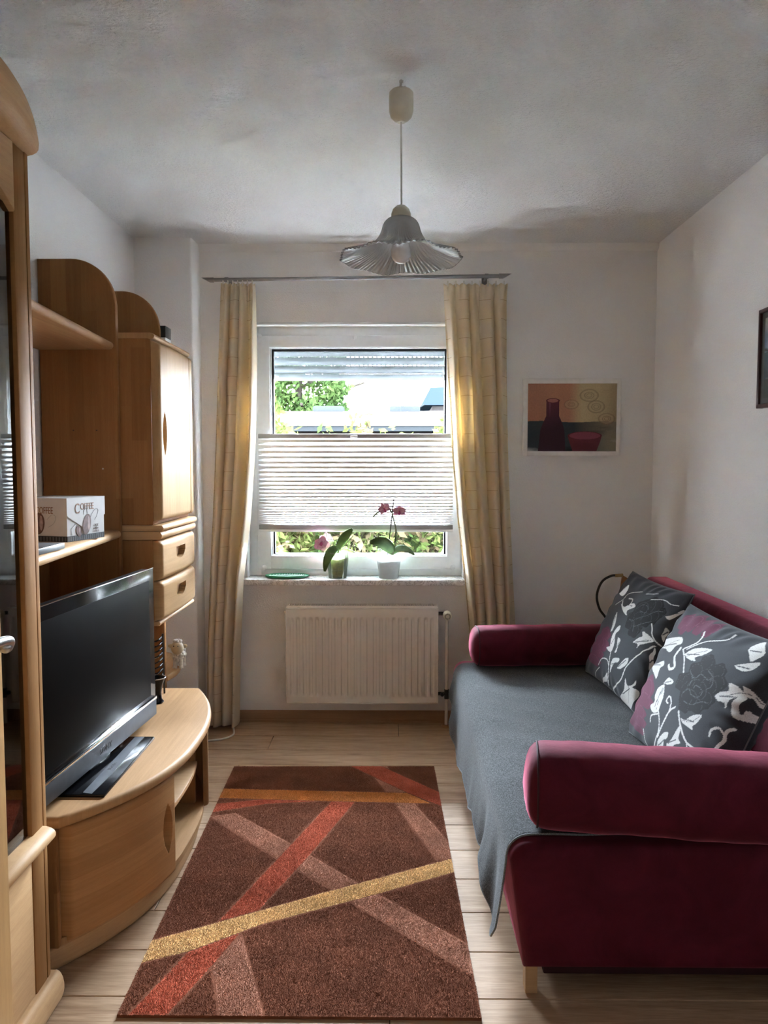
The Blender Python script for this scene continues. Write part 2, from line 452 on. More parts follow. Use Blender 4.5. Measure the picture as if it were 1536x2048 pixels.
# ------------------------------------------------------------------ mesh helpers
class MB:
    def __init__(s):
        s.v = []; s.f = []
    def add(s, verts, faces):
        o = len(s.v)
        s.v.extend([tuple(map(float, p)) for p in verts])
        s.f.extend([tuple(int(i) + o for i in f) for f in faces])
        return s
    def bm(s, b):
        b.verts.index_update()
        s.add([v.co[:] for v in b.verts], [[v.index for v in f.verts] for f in b.faces])
        b.free()
        return s
    def box(s, x0, x1, y0, y1, z0, z1, bev=0.0, seg=2):
        b = bmesh.new()
        bmesh.ops.create_cube(b, size=1)
        for v in b.verts:
            v.co = ((x0 + x1) / 2 + v.co.x * (x1 - x0), (y0 + y1) / 2 + v.co.y * (y1 - y0), (z0 + z1) / 2 + v.co.z * (z1 - z0))
        if bev:
            bmesh.ops.bevel(b, geom=list(b.edges), offset=bev, segments=seg, affect='EDGES', profile=0.5)
        return s.bm(b)
    def prism(s, poly, axis, a0, a1, bev=0.0, seg=3, taper=None):
        """poly: 2d outline in the two other axes (cyclic order kept), extruded along axis"""
        b = bmesh.new()
        def pt(p, a):
            return {'x': (a, p[0], p[1]), 'y': (p[0], a, p[1]), 'z': (p[0], p[1], a)}[axis]
        lo = [b.verts.new(pt(p, a0)) for p in poly]
        hi = [b.verts.new(pt(p, a1)) for p in poly]
        n = len(poly)
        fl = b.faces.new(lo[::-1]); fh = b.faces.new(hi)
        for i in range(n):
            b.faces.new((lo[i], lo[(i + 1) % n], hi[(i + 1) % n], hi[i]))
        bmesh.ops.recalc_face_normals(b, faces=list(b.faces))
        if bev:
            es = list(set(list(fl.edges) + list(fh.edges)))
            bmesh.ops.bevel(b, geom=es, offset=bev, segments=seg, affect='EDGES', profile=0.5)
        return s.bm(b)
    def lathe(s, prof, c=(0, 0, 0), n=32, mod=None, caps=True):
        vs, fs = [], []
        for (r, z) in prof:
            for k in range(n):
                a = 2 * PI * k / n
                rr, zz = (r, z) if mod is None else mod(r, z, a)
                vs.append((c[0] + rr * math.cos(a), c[1] + rr * math.sin(a), c[2] + zz))
        for i in range(len(prof) - 1):
            for k in range(n):
                a, b = i * n + k, i * n + (k + 1) % n
                fs.append((a, b, b + n, a + n))
        if caps:
            if prof[0][0] > 1e-6: fs.append(tuple(range(n))[::-1])
            if prof[-1][0] > 1e-6: fs.append(tuple(range((len(prof) - 1) * n, len(prof) * n)))
        return s.add(vs, fs)
    def tube(s, path, r, n=8):
        path = [Vector(p) for p in path]
        rr = r if isinstance(r, (list, tuple)) else [r] * len(path)
        vs, fs = [], []
        t0 = (path[1] - path[0]).normalized()
        ref = Vector((0, 0, 1)) if abs(t0.z) < 0.9 else Vector((1, 0, 0))
        u = t0.cross(ref).normalized()
        for i, p in enumerate(path):
            t = (path[min(i + 1, len(path) - 1)] - path[max(i - 1, 0)]).normalized()
            u = (u - t * u.dot(t)).normalized()
            w = t.cross(u)
            for k in range(n):
                a = 2 * PI * k / n
                vs.append(p + (u * math.cos(a) + w * math.sin(a)) * rr[i])
        for i in range(len(path) - 1):
            for k in range(n):
                a, b = i * n + k, i * n + (k + 1) % n
                fs.append((a, b, b + n, a + n))
        fs.append(tuple(range(n))[::-1]); fs.append(tuple(range((len(path) - 1) * n, len(path) * n)))
        return s.add(vs, fs)
    def ball(s, c, r, n=16, m=10, wob=0.0):
        r = (r, r, r) if isinstance(r, (int, float)) else r
        prof = []
        vs, fs = [], []
        for i in range(m + 1):
            th = PI * i / m
            for k in range(n):
                a = 2 * PI * k / n
                q = 1 + wob * math.sin(5 * a + 3 * th) * math.sin(7 * th)
                vs.append((c[0] + q * r[0] * math.sin(th) * math.cos(a), c[1] + q * r[1] * math.sin(th) * math.sin(a), c[2] - q * r[2] * math.cos(th)))
        for i in range(m):
            for k in range(n):
                a, b = i * n + k, i * n + (k + 1) % n
                fs.append((a, b, b + n, a + n))
        return s.add(vs, fs)
    def grid(s, P, na, nb, wrap_a=False):
        """P: array (na, nb, 3)"""
        P = np.asarray(P).reshape(na * nb, 3)
        fs = []
        for i in range(na if wrap_a else na - 1):
            for j in range(nb - 1):
                a = i * nb + j; b = ((i + 1) % na) * nb + j
                fs.append((a, b, b + 1, a + 1))
        return s.add(P, fs)
    def build(s, name, mat, parent=None, smooth=True, angle=35, recalc=False):
        me = bpy.data.meshes.new(name)
        me.from_pydata(s.v, [], s.f)
        if recalc:
            b = bmesh.new(); b.from_mesh(me)
            bmesh.ops.remove_doubles(b, verts=b.verts, dist=1e-6)
            bmesh.ops.recalc_face_normals(b, faces=b.faces)
            b.to_mesh(me); b.free()
        return link(name, me, mat, parent, smooth, angle)

def link(name, me, mat, parent=None, smooth=True, angle=35):
    if smooth and len(me.polygons):
        me.polygons.foreach_set('use_smooth', [True] * len(me.polygons))
        me.set_sharp_from_angle(angle=R(angle))
    me.materials.append(M[mat] if isinstance(mat, str) else mat)
    me.update()
    o = bpy.data.objects.new(name, me)
    COL.objects.link(o)
    put(o, parent)
    return o

def put(o, parent):
    if parent is not None:
        o.parent = parent
        # parts are modelled in world coordinates; only the empties carry an offset
        o.matrix_parent_inverse = Matrix.Translation(-parent.location) if parent.type == 'EMPTY' else Matrix.Identity(4)

def tag(o, label, cat, group=None):
    o['label'] = label; o['category'] = cat
    if group: o['group'] = group
    return o
def thing(name, loc, label, cat, group=None):
    o = bpy.data.objects.new(name, None)
    o.empty_display_size = 0.05
    COL.objects.link(o); o.location = loc
    return tag(o, label, cat, group)
def struct(o):
    o['kind'] = 'structure'; return o
def plabel(o, text):
    o['label'] = text; return o

def np_mesh(name, V, F4=None, F3=None):
    """fast mesh from numpy arrays (quads or triangles)"""
    F = F4 if F4 is not None else F3
    k = F.shape[1]
    me = bpy.data.meshes.new(name)
    me.vertices.add(len(V)); me.vertices.foreach_set('co', np.ascontiguousarray(V, dtype=np.float32).ravel())
    me.loops.add(F.size); me.loops.foreach_set('vertex_index', np.ascontiguousarray(F, dtype=np.int32).ravel())
    me.polygons.add(len(F)); me.polygons.foreach_set('loop_start', np.arange(0, F.size, k, dtype=np.int32))
    me.update(calc_edges=True)
    me.validate()
    return me
def grid_faces(na, nb):
    i, j = np.meshgrid(np.arange(na - 1), np.arange(nb - 1), indexing='ij')
    a = (i * nb + j).ravel(); b = a + nb
    return np.stack([a, b, b + 1, a + 1], 1)
def color_attr(me, C, name='print'):
    at = me.attributes.new(name, 'FLOAT_COLOR', 'POINT')
    C4 = np.concatenate([C, np.ones((len(C), 1))], 1).astype(np.float32)
    at.data.foreach_set('color', C4.ravel())

def inpoly(x, y, poly):
    r = np.zeros(x.shape, bool)
    n = len(poly)
    for i in range(n):
        x0, y0 = poly[i]; x1, y1 = poly[(i + 1) % n]
        c = (y0 > y) != (y1 > y)
        with np.errstate(divide='ignore', invalid='ignore'):
            xi = (x1 - x0) * (y - y0) / (y1 - y0 if y1 != y0 else 1e-9) + x0
        r ^= c & (x < xi)
    return r
def dseg(x, y, p, q):
    dx, dy = q[0] - p[0], q[1] - p[1]
    L = dx * dx + dy * dy + 1e-12
    t = np.clip(((x - p[0]) * dx + (y - p[1]) * dy) / L, 0, 1)
    return np.hypot(x - p[0] - t * dx, y - p[1] - t * dy)
def dline(x, y, pts, closed=False):
    d = np.full(x.shape, 9.0)
    for i in range(len(pts) - (0 if closed else 1)):
        d = np.minimum(d, dseg(x, y, pts[i], pts[(i + 1) % len(pts)]))
    return d
def smooth_line(pts, k=6):
    """Catmull-Rom through the points"""
    P = [np.array(p, float) for p in pts]
    P = [2 * P[0] - P[1]] + P + [2 * P[-1] - P[-2]]
    out = []
    for i in range(1, len(P) - 2):
        for t in np.linspace(0, 1, k, endpoint=False):
            a, b, c, d = P[i - 1], P[i], P[i + 1], P[i + 2]
            out.append(tuple(0.5 * (2 * b + (c - a) * t + (2 * a - 5 * b + 4 * c - d) * t * t + (3 * b - a - 3 * c + d) * t ** 3)))
    out.append(tuple(P[-2]))
    return out

def text_mesh(name, body, size, mat, parent, loc, rot, depth=0.0006, align='CENTER', shear=0.0, sx=1.0, label=None):
    cu = bpy.data.curves.new(name, 'FONT')
    cu.body = body; cu.size = size; cu.extrude = depth; cu.align_x = align; cu.shear = shear
    tmp = bpy.data.objects.new('tmp_text', cu)
    COL.objects.link(tmp)
    dg = bpy.context.evaluated_depsgraph_get()
    me = bpy.data.meshes.new_from_object(tmp.evaluated_get(dg))
    bpy.data.objects.remove(tmp); bpy.data.curves.remove(cu)
    me.name = name
    me.transform(Matrix.Translation(loc) @ rot @ Matrix.Diagonal((sx, 1, 1, 1)))
    me.materials.clear()
    o = link(name, me, mat, parent, smooth=False)
    if label: o['label'] = label
    return o
def basis(ex, ey, ez):
    m = Matrix.Identity(4)
    for i, e in enumerate((ex, ey, ez)):
        for k in range(3): m[k][i] = e[k]
    return m

# ------------------------------------------------------------------ room
XL, XR, YB, YF, H = -1.29, 1.36, -0.75, 4.04, 2.5
fl = struct(MB().box(XL - 0.2, XR + 0.2, YB - 0.2, YF + 0.1, -0.06, -0.012).build('floor', 'subfloor'))
# laminate planks in rows across the room
ROW = 0.1915
joint = {11: [-0.545], 10: [0.035], 9: [-0.60], 8: [0.3], 0: [0.045], 1: [-0.5], 2: [0.55], 3: [0.1], 4: [-0.35], 5: [0.42], 6: [-0.15], 7: [-0.7]}
y0 = 1.907 - 14 * ROW
k = -14
while True:
    ya = 1.907 + k * ROW; yb = min(ya + ROW, YF)
    if ya >= YF - 0.005: break
    if yb > YB:
        ya = max(ya, YB)
        js = joint.get(k, [(-0.8 + 0.53 * ((k * 7) % 5) / 2)])
        xs = sorted([XL, XR] + [j for j in js] + [j + 1.285 for j in js if j + 1.285 < XR - 0.05] + [j - 1.285 for j in js if j - 1.285 > XL + 0.05])
        for a, b in zip(xs[:-1], xs[1:]):
            MB().box(a + 0.001, b - 0.001, ya + 0.0011, yb - 0.0011, -0.012, 0.0, 0.0016, 1).build('plank', 'laminate', fl, smooth=False)
    k += 1
struct(MB().box(XL - 0.2, XR + 0.2, YB - 0.2, YF + 0.3, H, H + 0.12).build('ceiling', 'ceiling', smooth=False))
struct(MB().box(XL - 0.2, XL, YB - 0.2, YF + 0.3, -0.06, H).build('wall_left', 'wall', smooth=False))
struct(MB().box(XR, XR + 0.2, YB - 0.2, YF + 0.3, -0.06, H).build('wall_right', 'wall', smooth=False))
struct(MB().box(XL, XR, YB - 0.2, YB, -0.06, H).build('wall_back', 'wall_dark', smooth=False))
# window wall with the opening
WX0, WX1, WZ0, WZ1 = -0.765, 0.375, 0.745, 2.10
w = MB()
w.box(XL, WX0, YF, YF + 0.3, -0.06, H); w.box(WX1, XR, YF, YF + 0.3, -0.06, H)
w.box(WX0, WX1, YF, YF + 0.3, -0.06, WZ0); w.box(WX0, WX1, YF, YF + 0.3, WZ1, H)
struct(w.build('wall_front', 'wall', smooth=False))
# boxed-in pipe corner on the left with a rounded arris
pr = [(XL, 3.90)] + [(-1.0 - 0.012 + 0.012 * math.sin(a), 3.90 + 0.012 - 0.012 * math.cos(a)) for a in np.linspace(0, PI / 2, 5)] + [(-0.995, YF), (XL, YF)]
struct(MB().prism(pr, 'z', -0.01, H).build('wall_corner', 'wall'))
# soft plaster cove between window wall and ceiling
cv = [(YF, H)] + [(YF - 0.028 * math.cos(a) * 1.0, H - 0.034 * math.sin(a)) for a in np.linspace(0.0, PI / 2, 7)]
struct(MB().prism(cv, 'x', -0.995, XR).build('trim_1', 'wall'))
# skirting boards
def skirting(name, poly_axis, a0, a1, flip):
    pts = [(0, 0), (0.016, 0), (0.016, 0.012), (0.013, 0.016), (0.013, 0.05), (0.008, 0.058), (0.004, 0.062), (0, 0.062)]
    if poly_axis == 'x':
        return struct(MB().prism([(YF - p, q) for p, q in pts], 'x', a0, a1).build(name, 'skirting'))
    return struct(MB().prism([(flip[0] + flip[1] * p, q) for p, q in pts], 'y', a0, a1).build(name, 'skirting'))
skirting('baseboard_front', 'x', -0.994, XR - 0.017, None)
skirting('baseboard_right', 'y', YB, YF, (XR, -1))
skirting('baseboard_left', 'y', 3.40, 3.90, (XL, 1))

# ------------------------------------------------------------------ window
win = bpy.data.objects.new('window_1', None); COL.objects.link(win); win.location = (-0.19, 4.15, 0.775); struct(win)
def frame4(x0, x1, z0, z1, wl, wr, wb, wt, ya, yb, bev):
    m = MB()
    m.box(x0, x0 + wl, ya, yb, z0, z1, bev); m.box(x1 - wr, x1, ya, yb, z0, z1, bev)
    m.box(x0 + wl - bev, x1 - wr + bev, ya, yb, z0, z0 + wb, bev); m.box(x0 + wl - bev, x1 - wr + bev, ya, yb, z1 - wt, z1, bev)
    return m
frame4(WX0, WX1, 0.772, WZ1, 0.06, 0.06, 0.05, 0.06, 4.125, 4.195, 0.003).build('frame', 'white_pvc', win)
frame4(-0.722, 0.366, 0.812, 2.052, 0.075, 0.073, 0.072, 0.062, 4.105, 4.175, 0.005).build('sash', 'white_pvc', win)
frame4(-0.650, 0.296, 0.881, 1.993, 0.010, 0.008, 0.010, 0.008, 4.118, 4.14, 0.003).build('glazing_bead', 'white_pvc', win)
frame4(-0.6405, 0.2885, 0.8905, 1.985, 0.010, 0.010, 0.004, 0.010, 4.132, 4.158, 0.0).build('gasket', 'gasket', win)
MB().box(-0.642, 0.290, 4.150, 4.154, 0.889, 1.987).build('pane', 'pane', win)
MB().box(WX0, WX1, 4.028, 4.05, 2.094, 2.108, 0.003).build('cover_strip', 'white_pvc', win)
MB().box(WX0 - 0.01, WX1 + 0.01, 4.0365, 4.05, 2.108, 2.262, 0.001).build('shutter_box_lid', 'wall', win)
# small suction hooks stuck to the sash
for hx, hz in ((-0.198, 2.045), (-0.700, 2.05), (-0.685, 0.822), (0.325, 0.822)):
    h = MB().lathe([(0.0, 0), (0.013, 0.001), (0.012, 0.003), (0.004, 0.007), (0, 0.008)], n=12)
    h.v = [(hx + x, 4.104 - z, hz + y) for x, y, z in h.v]
    h.tube([(hx, 4.097, hz), (hx, 4.088, hz - 0.004), (hx, 4.084, hz - 0.014), (hx, 4.090, hz - 0.020)], 0.0018, 6)
    h.build('hook', 'white_pvc', win)
# white tension-cord holder on the right frame
MB().box(0.338, 0.352, 4.098, 4.106, 1.30, 1.40, 0.002).build('cord_holder', 'white_pvc', win)
# marble sill
sl = MB().box(-0.782, 0.388, 3.968, 4.13, 0.745, 0.775, 0.004).build('window_sill', 'marble')
struct(sl)

# roller shutter outside
rs = thing('roller_shutter', (-0.18, 4.25, 1.833), 'grey roller shutter with pierced slats, rolled down a little behind the glass', 'shutter')
z = 1.868
for i in range(5):
    z1 = z + 0.0425
    m = MB()
    pts = []
    for a in np.linspace(-1, 1, 7):
        pts.append((4.246 - 0.007 * (1 - a * a), z + 0.0425 * (a + 1) / 2))
    pts += [(4.256, z1), (4.256, z)]
    m.prism(pts, 'x', -0.74, 0.37)
    n = 46
    for q in range(n):      # hinge webs left between the light holes
        xa = -0.74 + 1.11 * q / n
        m.box(xa, xa + 0.0105, 4.248, 4.254, z1 - 0.0005, z1 + 0.0045)
    m.build('slat', 'shutter', rs)
    z = z1 + 0.004
m = MB().box(-0.74, 0.37, 4.238, 4.258, 1.832, 1.8655, 0.003)
m.build('end_bar', 'shutter', rs)
for sx in (-0.625, 0.283):
    st = MB().lathe([(0.0, -0.012), (0.008, -0.011), (0.009, 0), (0, 0)], n=12)
    st.v = [(sx + x, 4.238 + z, 1.848 + y) for x, y, z in st.v]
    st.build('stop_button', 'grey_plastic', rs)

# pleated blind
bl = thing('pleated_blind', (-0.193, 4.09, 1.02), 'white pleated blind across the lower half of the window', 'blind')
BX0, BX1 = -0.708, 0.323
np_ = 24
zz = [1.512]
hs = np.concatenate([np.linspace(0.0375, 0.030, 8), np.linspace(0.028, 0.010, 16)])
hs = hs * (1.512 - 1.052) / hs.sum()
P = []
zc = 1.512
rows = [(4.090, zc)]
for h in hs:
    rows.append((4.079, zc - h * 0.5)); zc -= h
    rows.append((4.095, zc))
for (yy, z_) in rows:
    for x in np.linspace(BX0, BX1, 30):
        P.append((x, yy, z_ + 0.0012 * math.sin(x * 9 + z_ * 40)))
P = np.array(P).reshape(len(rows), 30, 3)
MB().grid(P.reshape(-1, 3), len(rows), 30).build('pleats', 'blind', bl, smooth=False)
# opaque ribbons added along front creases, standing in for shaded pleat bands
for i in range(1, len(rows), 2):
    zc = rows[i][1]; hh = hs[i // 2] * 0.27
    MB().box(BX0, BX1, 4.0772, 4.0784, zc - hh, zc + hh).build('pleat_shade_ribbon', 'blind_shade', bl, smooth=False)
MB().box(BX0, BX1, 4.078, 4.098, 1.511, 1.535, 0.003).build('top_rail', 'rail', bl)
MB().box(BX0, BX1, 4.078, 4.098, 1.028, 1.053, 0.003).build('bottom_rail', 'rail', bl)
MB().box(BX0, BX1, 4.079, 4.100, 1.015, 1.0285, 0.002).build('rail_lip', 'white_pvc', bl)
MB().box(-0.222, -0.182, 4.068, 4.080, 1.516, 1.528, 0.004).build('pull_grip', 'white_pvc', bl)
for cx in (-0.645, -0.34, -0.04, 0.262):
    MB().tube([(cx, 4.0775, 1.512), (cx, 4.0775, 1.052)], 0.0008, 5).build('cord', 'paper', bl)

# ------------------------------------------------------------------ curtain rod and curtains
rd = thing('curtain_rod', (-0.18, 3.94, 2.31), 'satin steel curtain rod with slanted end caps above the window', 'curtain rod')
def rodpt(t): return (-0.905 + t * (0.541 + 0.905), 3.94, 2.302 + t * 0.016)
MB().tube([rodpt(0), rodpt(1)], 0.0095, 16).build('rod', 'rod', rd)
def finial(x, sgn, zc):
    m = MB(); n = 16; vs = []; fs = []
    for i, (dx, r) in enumerate(((0, 0.0125), (0.016, 0.0125))):
        for k_ in range(n):
            a = 2 * PI * k_ / n
            vs.append((x + sgn * dx, 3.94 + r * math.cos(a), zc + r * math.sin(a)))
    for k_ in range(n):      # slanted cut: top reaches farther out
        a = 2 * PI * k_ / n
        up = (math.sin(a) + 1) / 2
        vs.append((x + sgn * (0.018 + 0.046 * up), 3.94 + 0.0125 * math.cos(a), zc + 0.0125 * math.sin(a)))
    for i in range(2):
        for k_ in range(n):
            a, b = i * n + k_, i * n + (k_ + 1) % n
            fs.append((a, b, b + n, a + n))
    fs.append(tuple(range(2 * n, 3 * n))); fs.append(tuple(range(n))[::-1])
    m.add(vs, fs)
    return m
finial(-0.9, -1, 2.302).build('end_cap', 'rod', rd, recalc=True)
finial(0.536, 1, 2.318).build('end_cap', 'rod', rd, recalc=True)
for bx in (-0.835, 0.474):
    t_ = (bx + 0.905) / 1.446; zc = rodpt(t_)[2]
    m = MB().tube([(bx - 0.009, 3.94, zc), (bx + 0.009, 3.94, zc)], 0.0125, 16)
    m.tube([(bx, 3.95, zc), (bx, 4.035, zc)], 0.006, 10)
    m.box(bx - 0.014, bx + 0.014, 4.032, 4.04, zc - 0.02, zc + 0.02, 0.002)
    m.build('bracket', 'rod', rd)

def curtain(name, edges, pleats, ph, amp, label, yc):
    """edges: list of (z, x_left, x_right) from top to bottom"""
    t = thing(name, ((edges[0][1] + edges[0][2]) / 2, yc, edges[-1][0]), label, 'curtain')
    zs = np.concatenate([np.linspace(edges[0][0], edges[0][0] - 0.12, 10)[:-1], np.linspace(edges[0][0] - 0.12, edges[-1][0], 60)])
    ns = 200
    s = np.linspace(0, 1, ns)
    ez = [e[0] for e in edges][::-1]
    P = np.zeros((len(zs), ns, 3)); W = np.zeros((len(zs), ns, 3))
    for i, z_ in enumerate(zs):
        xl = np.interp(z_, ez, [e[1] for e in edges][::-1]); xr = np.interp(z_, ez, [e[2] for e in edges][::-1])
        d = (edges[0][0] - z_)
        tight = math.exp(-d / 0.10)
        a = amp * (0.55 + 0.45 * min(1, d / 0.5)) * (1 - 0.35 * tight)
        sw = s + 0.018 * np.sin(2 * PI * 1.7 * s + ph + d * 1.1) + 0.02 * np.sin(2 * PI * 3.1 * s + 2 * ph)
        base = 2 * PI * pleats * sw + ph
        wave = np.sin(base) + 0.35 * np.sin(2 * base + 1.2 + d * 0.8) + 0.22 * np.sin(0.43 * base + d)
        top = np.sin(2 * PI * pleats * 2.0 * s + ph)
        y = yc + a * wave * (1 - 0.6 * tight) + 0.010 * tight * top
        x = xl + (xr - xl) * s + a * 0.55 * np.cos(base) * (0.3 + 0.7 * np.sin(PI * s)) * (1 - 0.7 * tight)
        zr = z_ + (0.006 * top * tight if i < 3 else 0) + (0.006 * np.sin(base * 0.5) if i > len(zs) - 3 else 0)
        P[i, :, 0], P[i, :, 1], P[i, :, 2] = x, np.minimum(y, 4.005), zr
        W[i, :, 0] = s * pleats * 0.13; W[i, :, 1] = z_
    me = np_mesh('cloth', P.reshape(-1, 3), grid_faces(len(zs), ns))
    at = me.attributes.new('weave', 'FLOAT_VECTOR', 'POINT')
    at.data.foreach_set('vector', W.reshape(-1).astype(np.float32))
    o = link('cloth', me, 'curtain', t, angle=180)
    sd = o.modifiers.new('thick', 'SOLIDIFY'); sd.thickness = 0.0012
    # gliders
    n = pleats + 3
    for q in range(n):
        x = edges[0][1] + (edges[0][2] - edges[0][1]) * (q + 0.5) / n
        MB().box(x - 0.003, x + 0.003, yc - 0.004, yc + 0.004, edges[0][0] - 0.012, edges[0][0] + 0.016, 0.001).build('glider', 'cable_white', t)
    return t
curtain('curtain', [(2.280, -0.862, -0.690), (2.2, -0.868, -0.688), (1.9, -0.885, -0.688), (1.447, -0.905, -0.702), (1.1, -0.925, -0.728), (0.784, -0.944, -0.768), (0.4, -0.962, -0.79), (0.022, -0.972, -0.80)],
        4, 0.6, 0.034, 'cream curtain with thin woven lines hanging left of the window, reaching the floor', 3.925)
curtain('curtain', [(2.275, 0.258, 0.580), (2.2, 0.262, 0.575), (1.9, 0.280, 0.580), (1.447, 0.306, 0.594), (1.1, 0.335, 0.61), (0.784, 0.374, 0.627), (0.4, 0.41, 0.65), (0.03, 0.43, 0.66)],
        5, 2.0, 0.034, 'cream curtain with thin woven lines hanging right of the window, behind the sofa arm', 3.925)

# ------------------------------------------------------------------ radiator
ra = thing('radiator', (-0.155, 3.99, 0), 'white ribbed panel radiator with thermostat knob under the window sill', 'radiator')
RX0, RX1, RZ0, RZ1 = -0.552, 0.240, 0.130, 0.630
nx = 23 * 12 + 1
xs = np.linspace(RX0 + 0.006, RX1 - 0.006, nx)
zs = np.concatenate([np.linspace(RZ0 + 0.004, RZ0 + 0.075, 22), np.linspace(RZ0 + 0.08, RZ1 - 0.085, 6), np.linspace(RZ1 - 0.08, RZ1 - 0.004, 22)])
X, Z = np.meshgrid(xs, zs, indexing='ij')
pitch = (RX1 - RX0 - 0.03) / 23
u = ((X - RX0 - 0.015) / pitch) % 1.0
dist = np.abs(u - 0.5) * 2          # 1 in the valley centre between ribs
inside = (X > RX0 + 0.018) & (X < RX1 - 0.018)
tz = np.clip(np.minimum(Z - (RZ0 + 0.035), (RZ1 - 0.045) - Z) / 0.016, 0, 1)
groove = np.clip((0.62 - dist) / 0.34, 0, 1)
gs = groove * groove * (3 - 2 * groove)
Y = 3.938 + np.where(inside, 0.010 * gs * tz, 0)
P = np.stack([X, Y, Z], -1)
MB().grid(P, nx, len(zs)).build('front_panel', 'radiator', ra, angle=60)
m = MB().box(RX0, RX1, 3.9485, 3.962, RZ0, RZ1, 0.003)
m.box(RX0, RX0 + 0.007, 3.936, 3.95, RZ0, RZ1, 0.002); m.box(RX1 - 0.007, RX1, 3.936, 3.95, RZ0, RZ1, 0.002)
m.box(RX0, RX1, 3.935, 3.95, RZ0, RZ0 + 0.006, 0.002); m.box(RX0, RX1, 3.935, 3.95, RZ1 - 0.006, RZ1, 0.002)
m.build('panel_rim', 'radiator', ra)
MB().box(RX0 + 0.01, RX1 - 0.01, 3.962, 4.012, RZ0 + 0.02, RZ1 - 0.01, 0.003).build('rear_panel', 'radiator', ra)
m = MB()
for q in range(60):
    xa = RX0 + 0.012 + q * (RX1 - RX0 - 0.024) / 60
    m.box(xa, xa + 0.006, 3.955, 4.014, RZ1 + 0.002, RZ1 + 0.010)
m.box(RX0 + 0.004, RX1 - 0.004, 3.953, 3.957, RZ1 - 0.004, RZ1 + 0.012); m.box(RX0 + 0.004, RX1 - 0.004, 4.012, 4.016, RZ1 - 0.004, RZ1 + 0.012)
m.build('top_grille', 'radiator', ra)
for bx in (RX0 + 0.12, RX1 - 0.12):
    MB().box(bx - 0.015, bx + 0.015, 4.010, 4.040, 0.2, 0.56, 0.002).build('wall_bracket', 'radiator', ra)
# thermostat
tk = MB().lathe([(0.0, 0.0), (0.020, 0.0), (0.0215, 0.006), (0.0215, 0.05), (0.017, 0.058), (0.0, 0.058)], n=40, mod=lambda r, z, a: (r * (1 - (0.05 if (z > 0.004 and math.sin(a * 20) > 0.2) else 0)), z))
tk.v = [(0.285 + x, 3.955 - z, 0.597 + y) for x, y, z in tk.v]
kn = tk.build('thermostat', 'cream_plastic', ra)
m = MB()
for q in range(16):
    a = 2 * PI * q / 16
    c, s_ = math.cos(a), math.sin(a)
    m.add([(0.285 + c * 0.009 - s_ * 0.0009, 3.8962, 0.597 + s_ * 0.009 + c * 0.0009), (0.285 + c * 0.0155 - s_ * 0.0016, 3.8962, 0.597 + s_ * 0.0155 + c * 0.0016),
           (0.285 + c * 0.0155 + s_ * 0.0016, 3.8962, 0.597 + s_ * 0.0155 - c * 0.0016), (0.285 + c * 0.009 + s_ * 0.0009, 3.8962, 0.597 + s_ * 0.009 - c * 0.0009)], [(0, 1, 2, 3)])
m.build('knob_slots', 'black_plastic', kn, smooth=False)
MB().tube([(0.235, 3.965, 0.600), (0.27, 3.965, 0.600)], 0.010, 12).build('valve', 'black_plastic', ra)
m = MB().tube([(0.286, 3.965, 0.60), (0.286, 3.965, 0.565)], 0.011, 12)
m.tube([(0.286, 3.965, 0.575), (0.286, 3.965, 0.165), (0.284, 3.965, 0.004)], 0.0085, 12)
m.build('pipe', 'radiator', ra)
m = MB().tube([(0.238, 3.965, 0.176), (0.290, 3.965, 0.176)], 0.009, 12); m.tube([(0.286, 3.965, 0.20), (0.286, 3.965, 0.15)], 0.0125, 12)
m.tube([(0.262, 3.965, 0.176), (0.262, 3.945, 0.176)], 0.010, 10)
m.build('return_valve', 'black_plastic', ra)
MB().lathe([(0.026, 0.0005), (0.026, 0.006), (0.02, 0.012), (0.010, 0.013)], (0.284, 3.965, 0), 20).build('floor_rosette', 'skirting', ra)
MB().lathe([(0.0, 0), (0.006, 0.0), (0.006, 0.012), (0, 0.013)], (RX0 - 0.004, 3.97, RZ1 - 0.03), 10).build('vent_plug', 'chrome', ra)

# ------------------------------------------------------------------ pendant lamp
LX, LY = 0.026, 2.33
la = thing('pendant_lamp', (LX, LY, H), 'pendant lamp with fluted bell-shaped glass shade hanging from the ceiling', 'lamp')
MB().lathe([(0.0, 2.380), (0.012, 2.379), (0.012, 2.383), (0.022, 2.386), (0.031, 2.395), (0.0355, 2.410), (0.0362, 2.44), (0.0355, 2.462), (0.030, 2.468), (0.0, 2.469)], (LX, LY, 0), 36).build('cord_canister', 'cream_plastic', la)
m = MB().tube([(LX, LY, 2.466), (LX - 0.002, LY, 2.482), (LX, LY, 2.5)], 0.0035, 10)
m.tube([(LX - 0.006, LY, 2.495), (LX + 0.006, LY, 2.495)], 0.004, 8)
m.tube([(LX + 0.012, LY + 0.01, 2.468), (LX + 0.016, LY + 0.01, 2.476), (LX + 0.01, LY + 0.008, 2.486)], 0.003, 8)
m.build('ceiling_hook', 'cable_white', la)
MB().tube([(LX, LY, 2.381), (LX + 0.001, LY, 2.136)], 0.0028, 10).build('cord', 'cable_white', la)
MB().lathe([(0.004, 2.141), (0.014, 2.139), (0.024, 2.130), (0.029, 2.117), (0.0295, 2.103), (0.0, 2.102)], (LX, LY, 0), 32).build('socket_cap', 'cream_plastic', la)
def shade_profile():
    pts = [(0.026, 2.104), (0.036, 2.101), (0.046, 2.093), (0.0525, 2.082), (0.0565, 2.068), (0.062, 2.054), (0.071, 2.040), (0.085, 2.026), (0.104, 2.014), (0.128, 2.004), (0.152, 1.996), (0.170, 1.990), (0.180, 1.986)]
    return smooth_line(pts, 3)
NF = 72
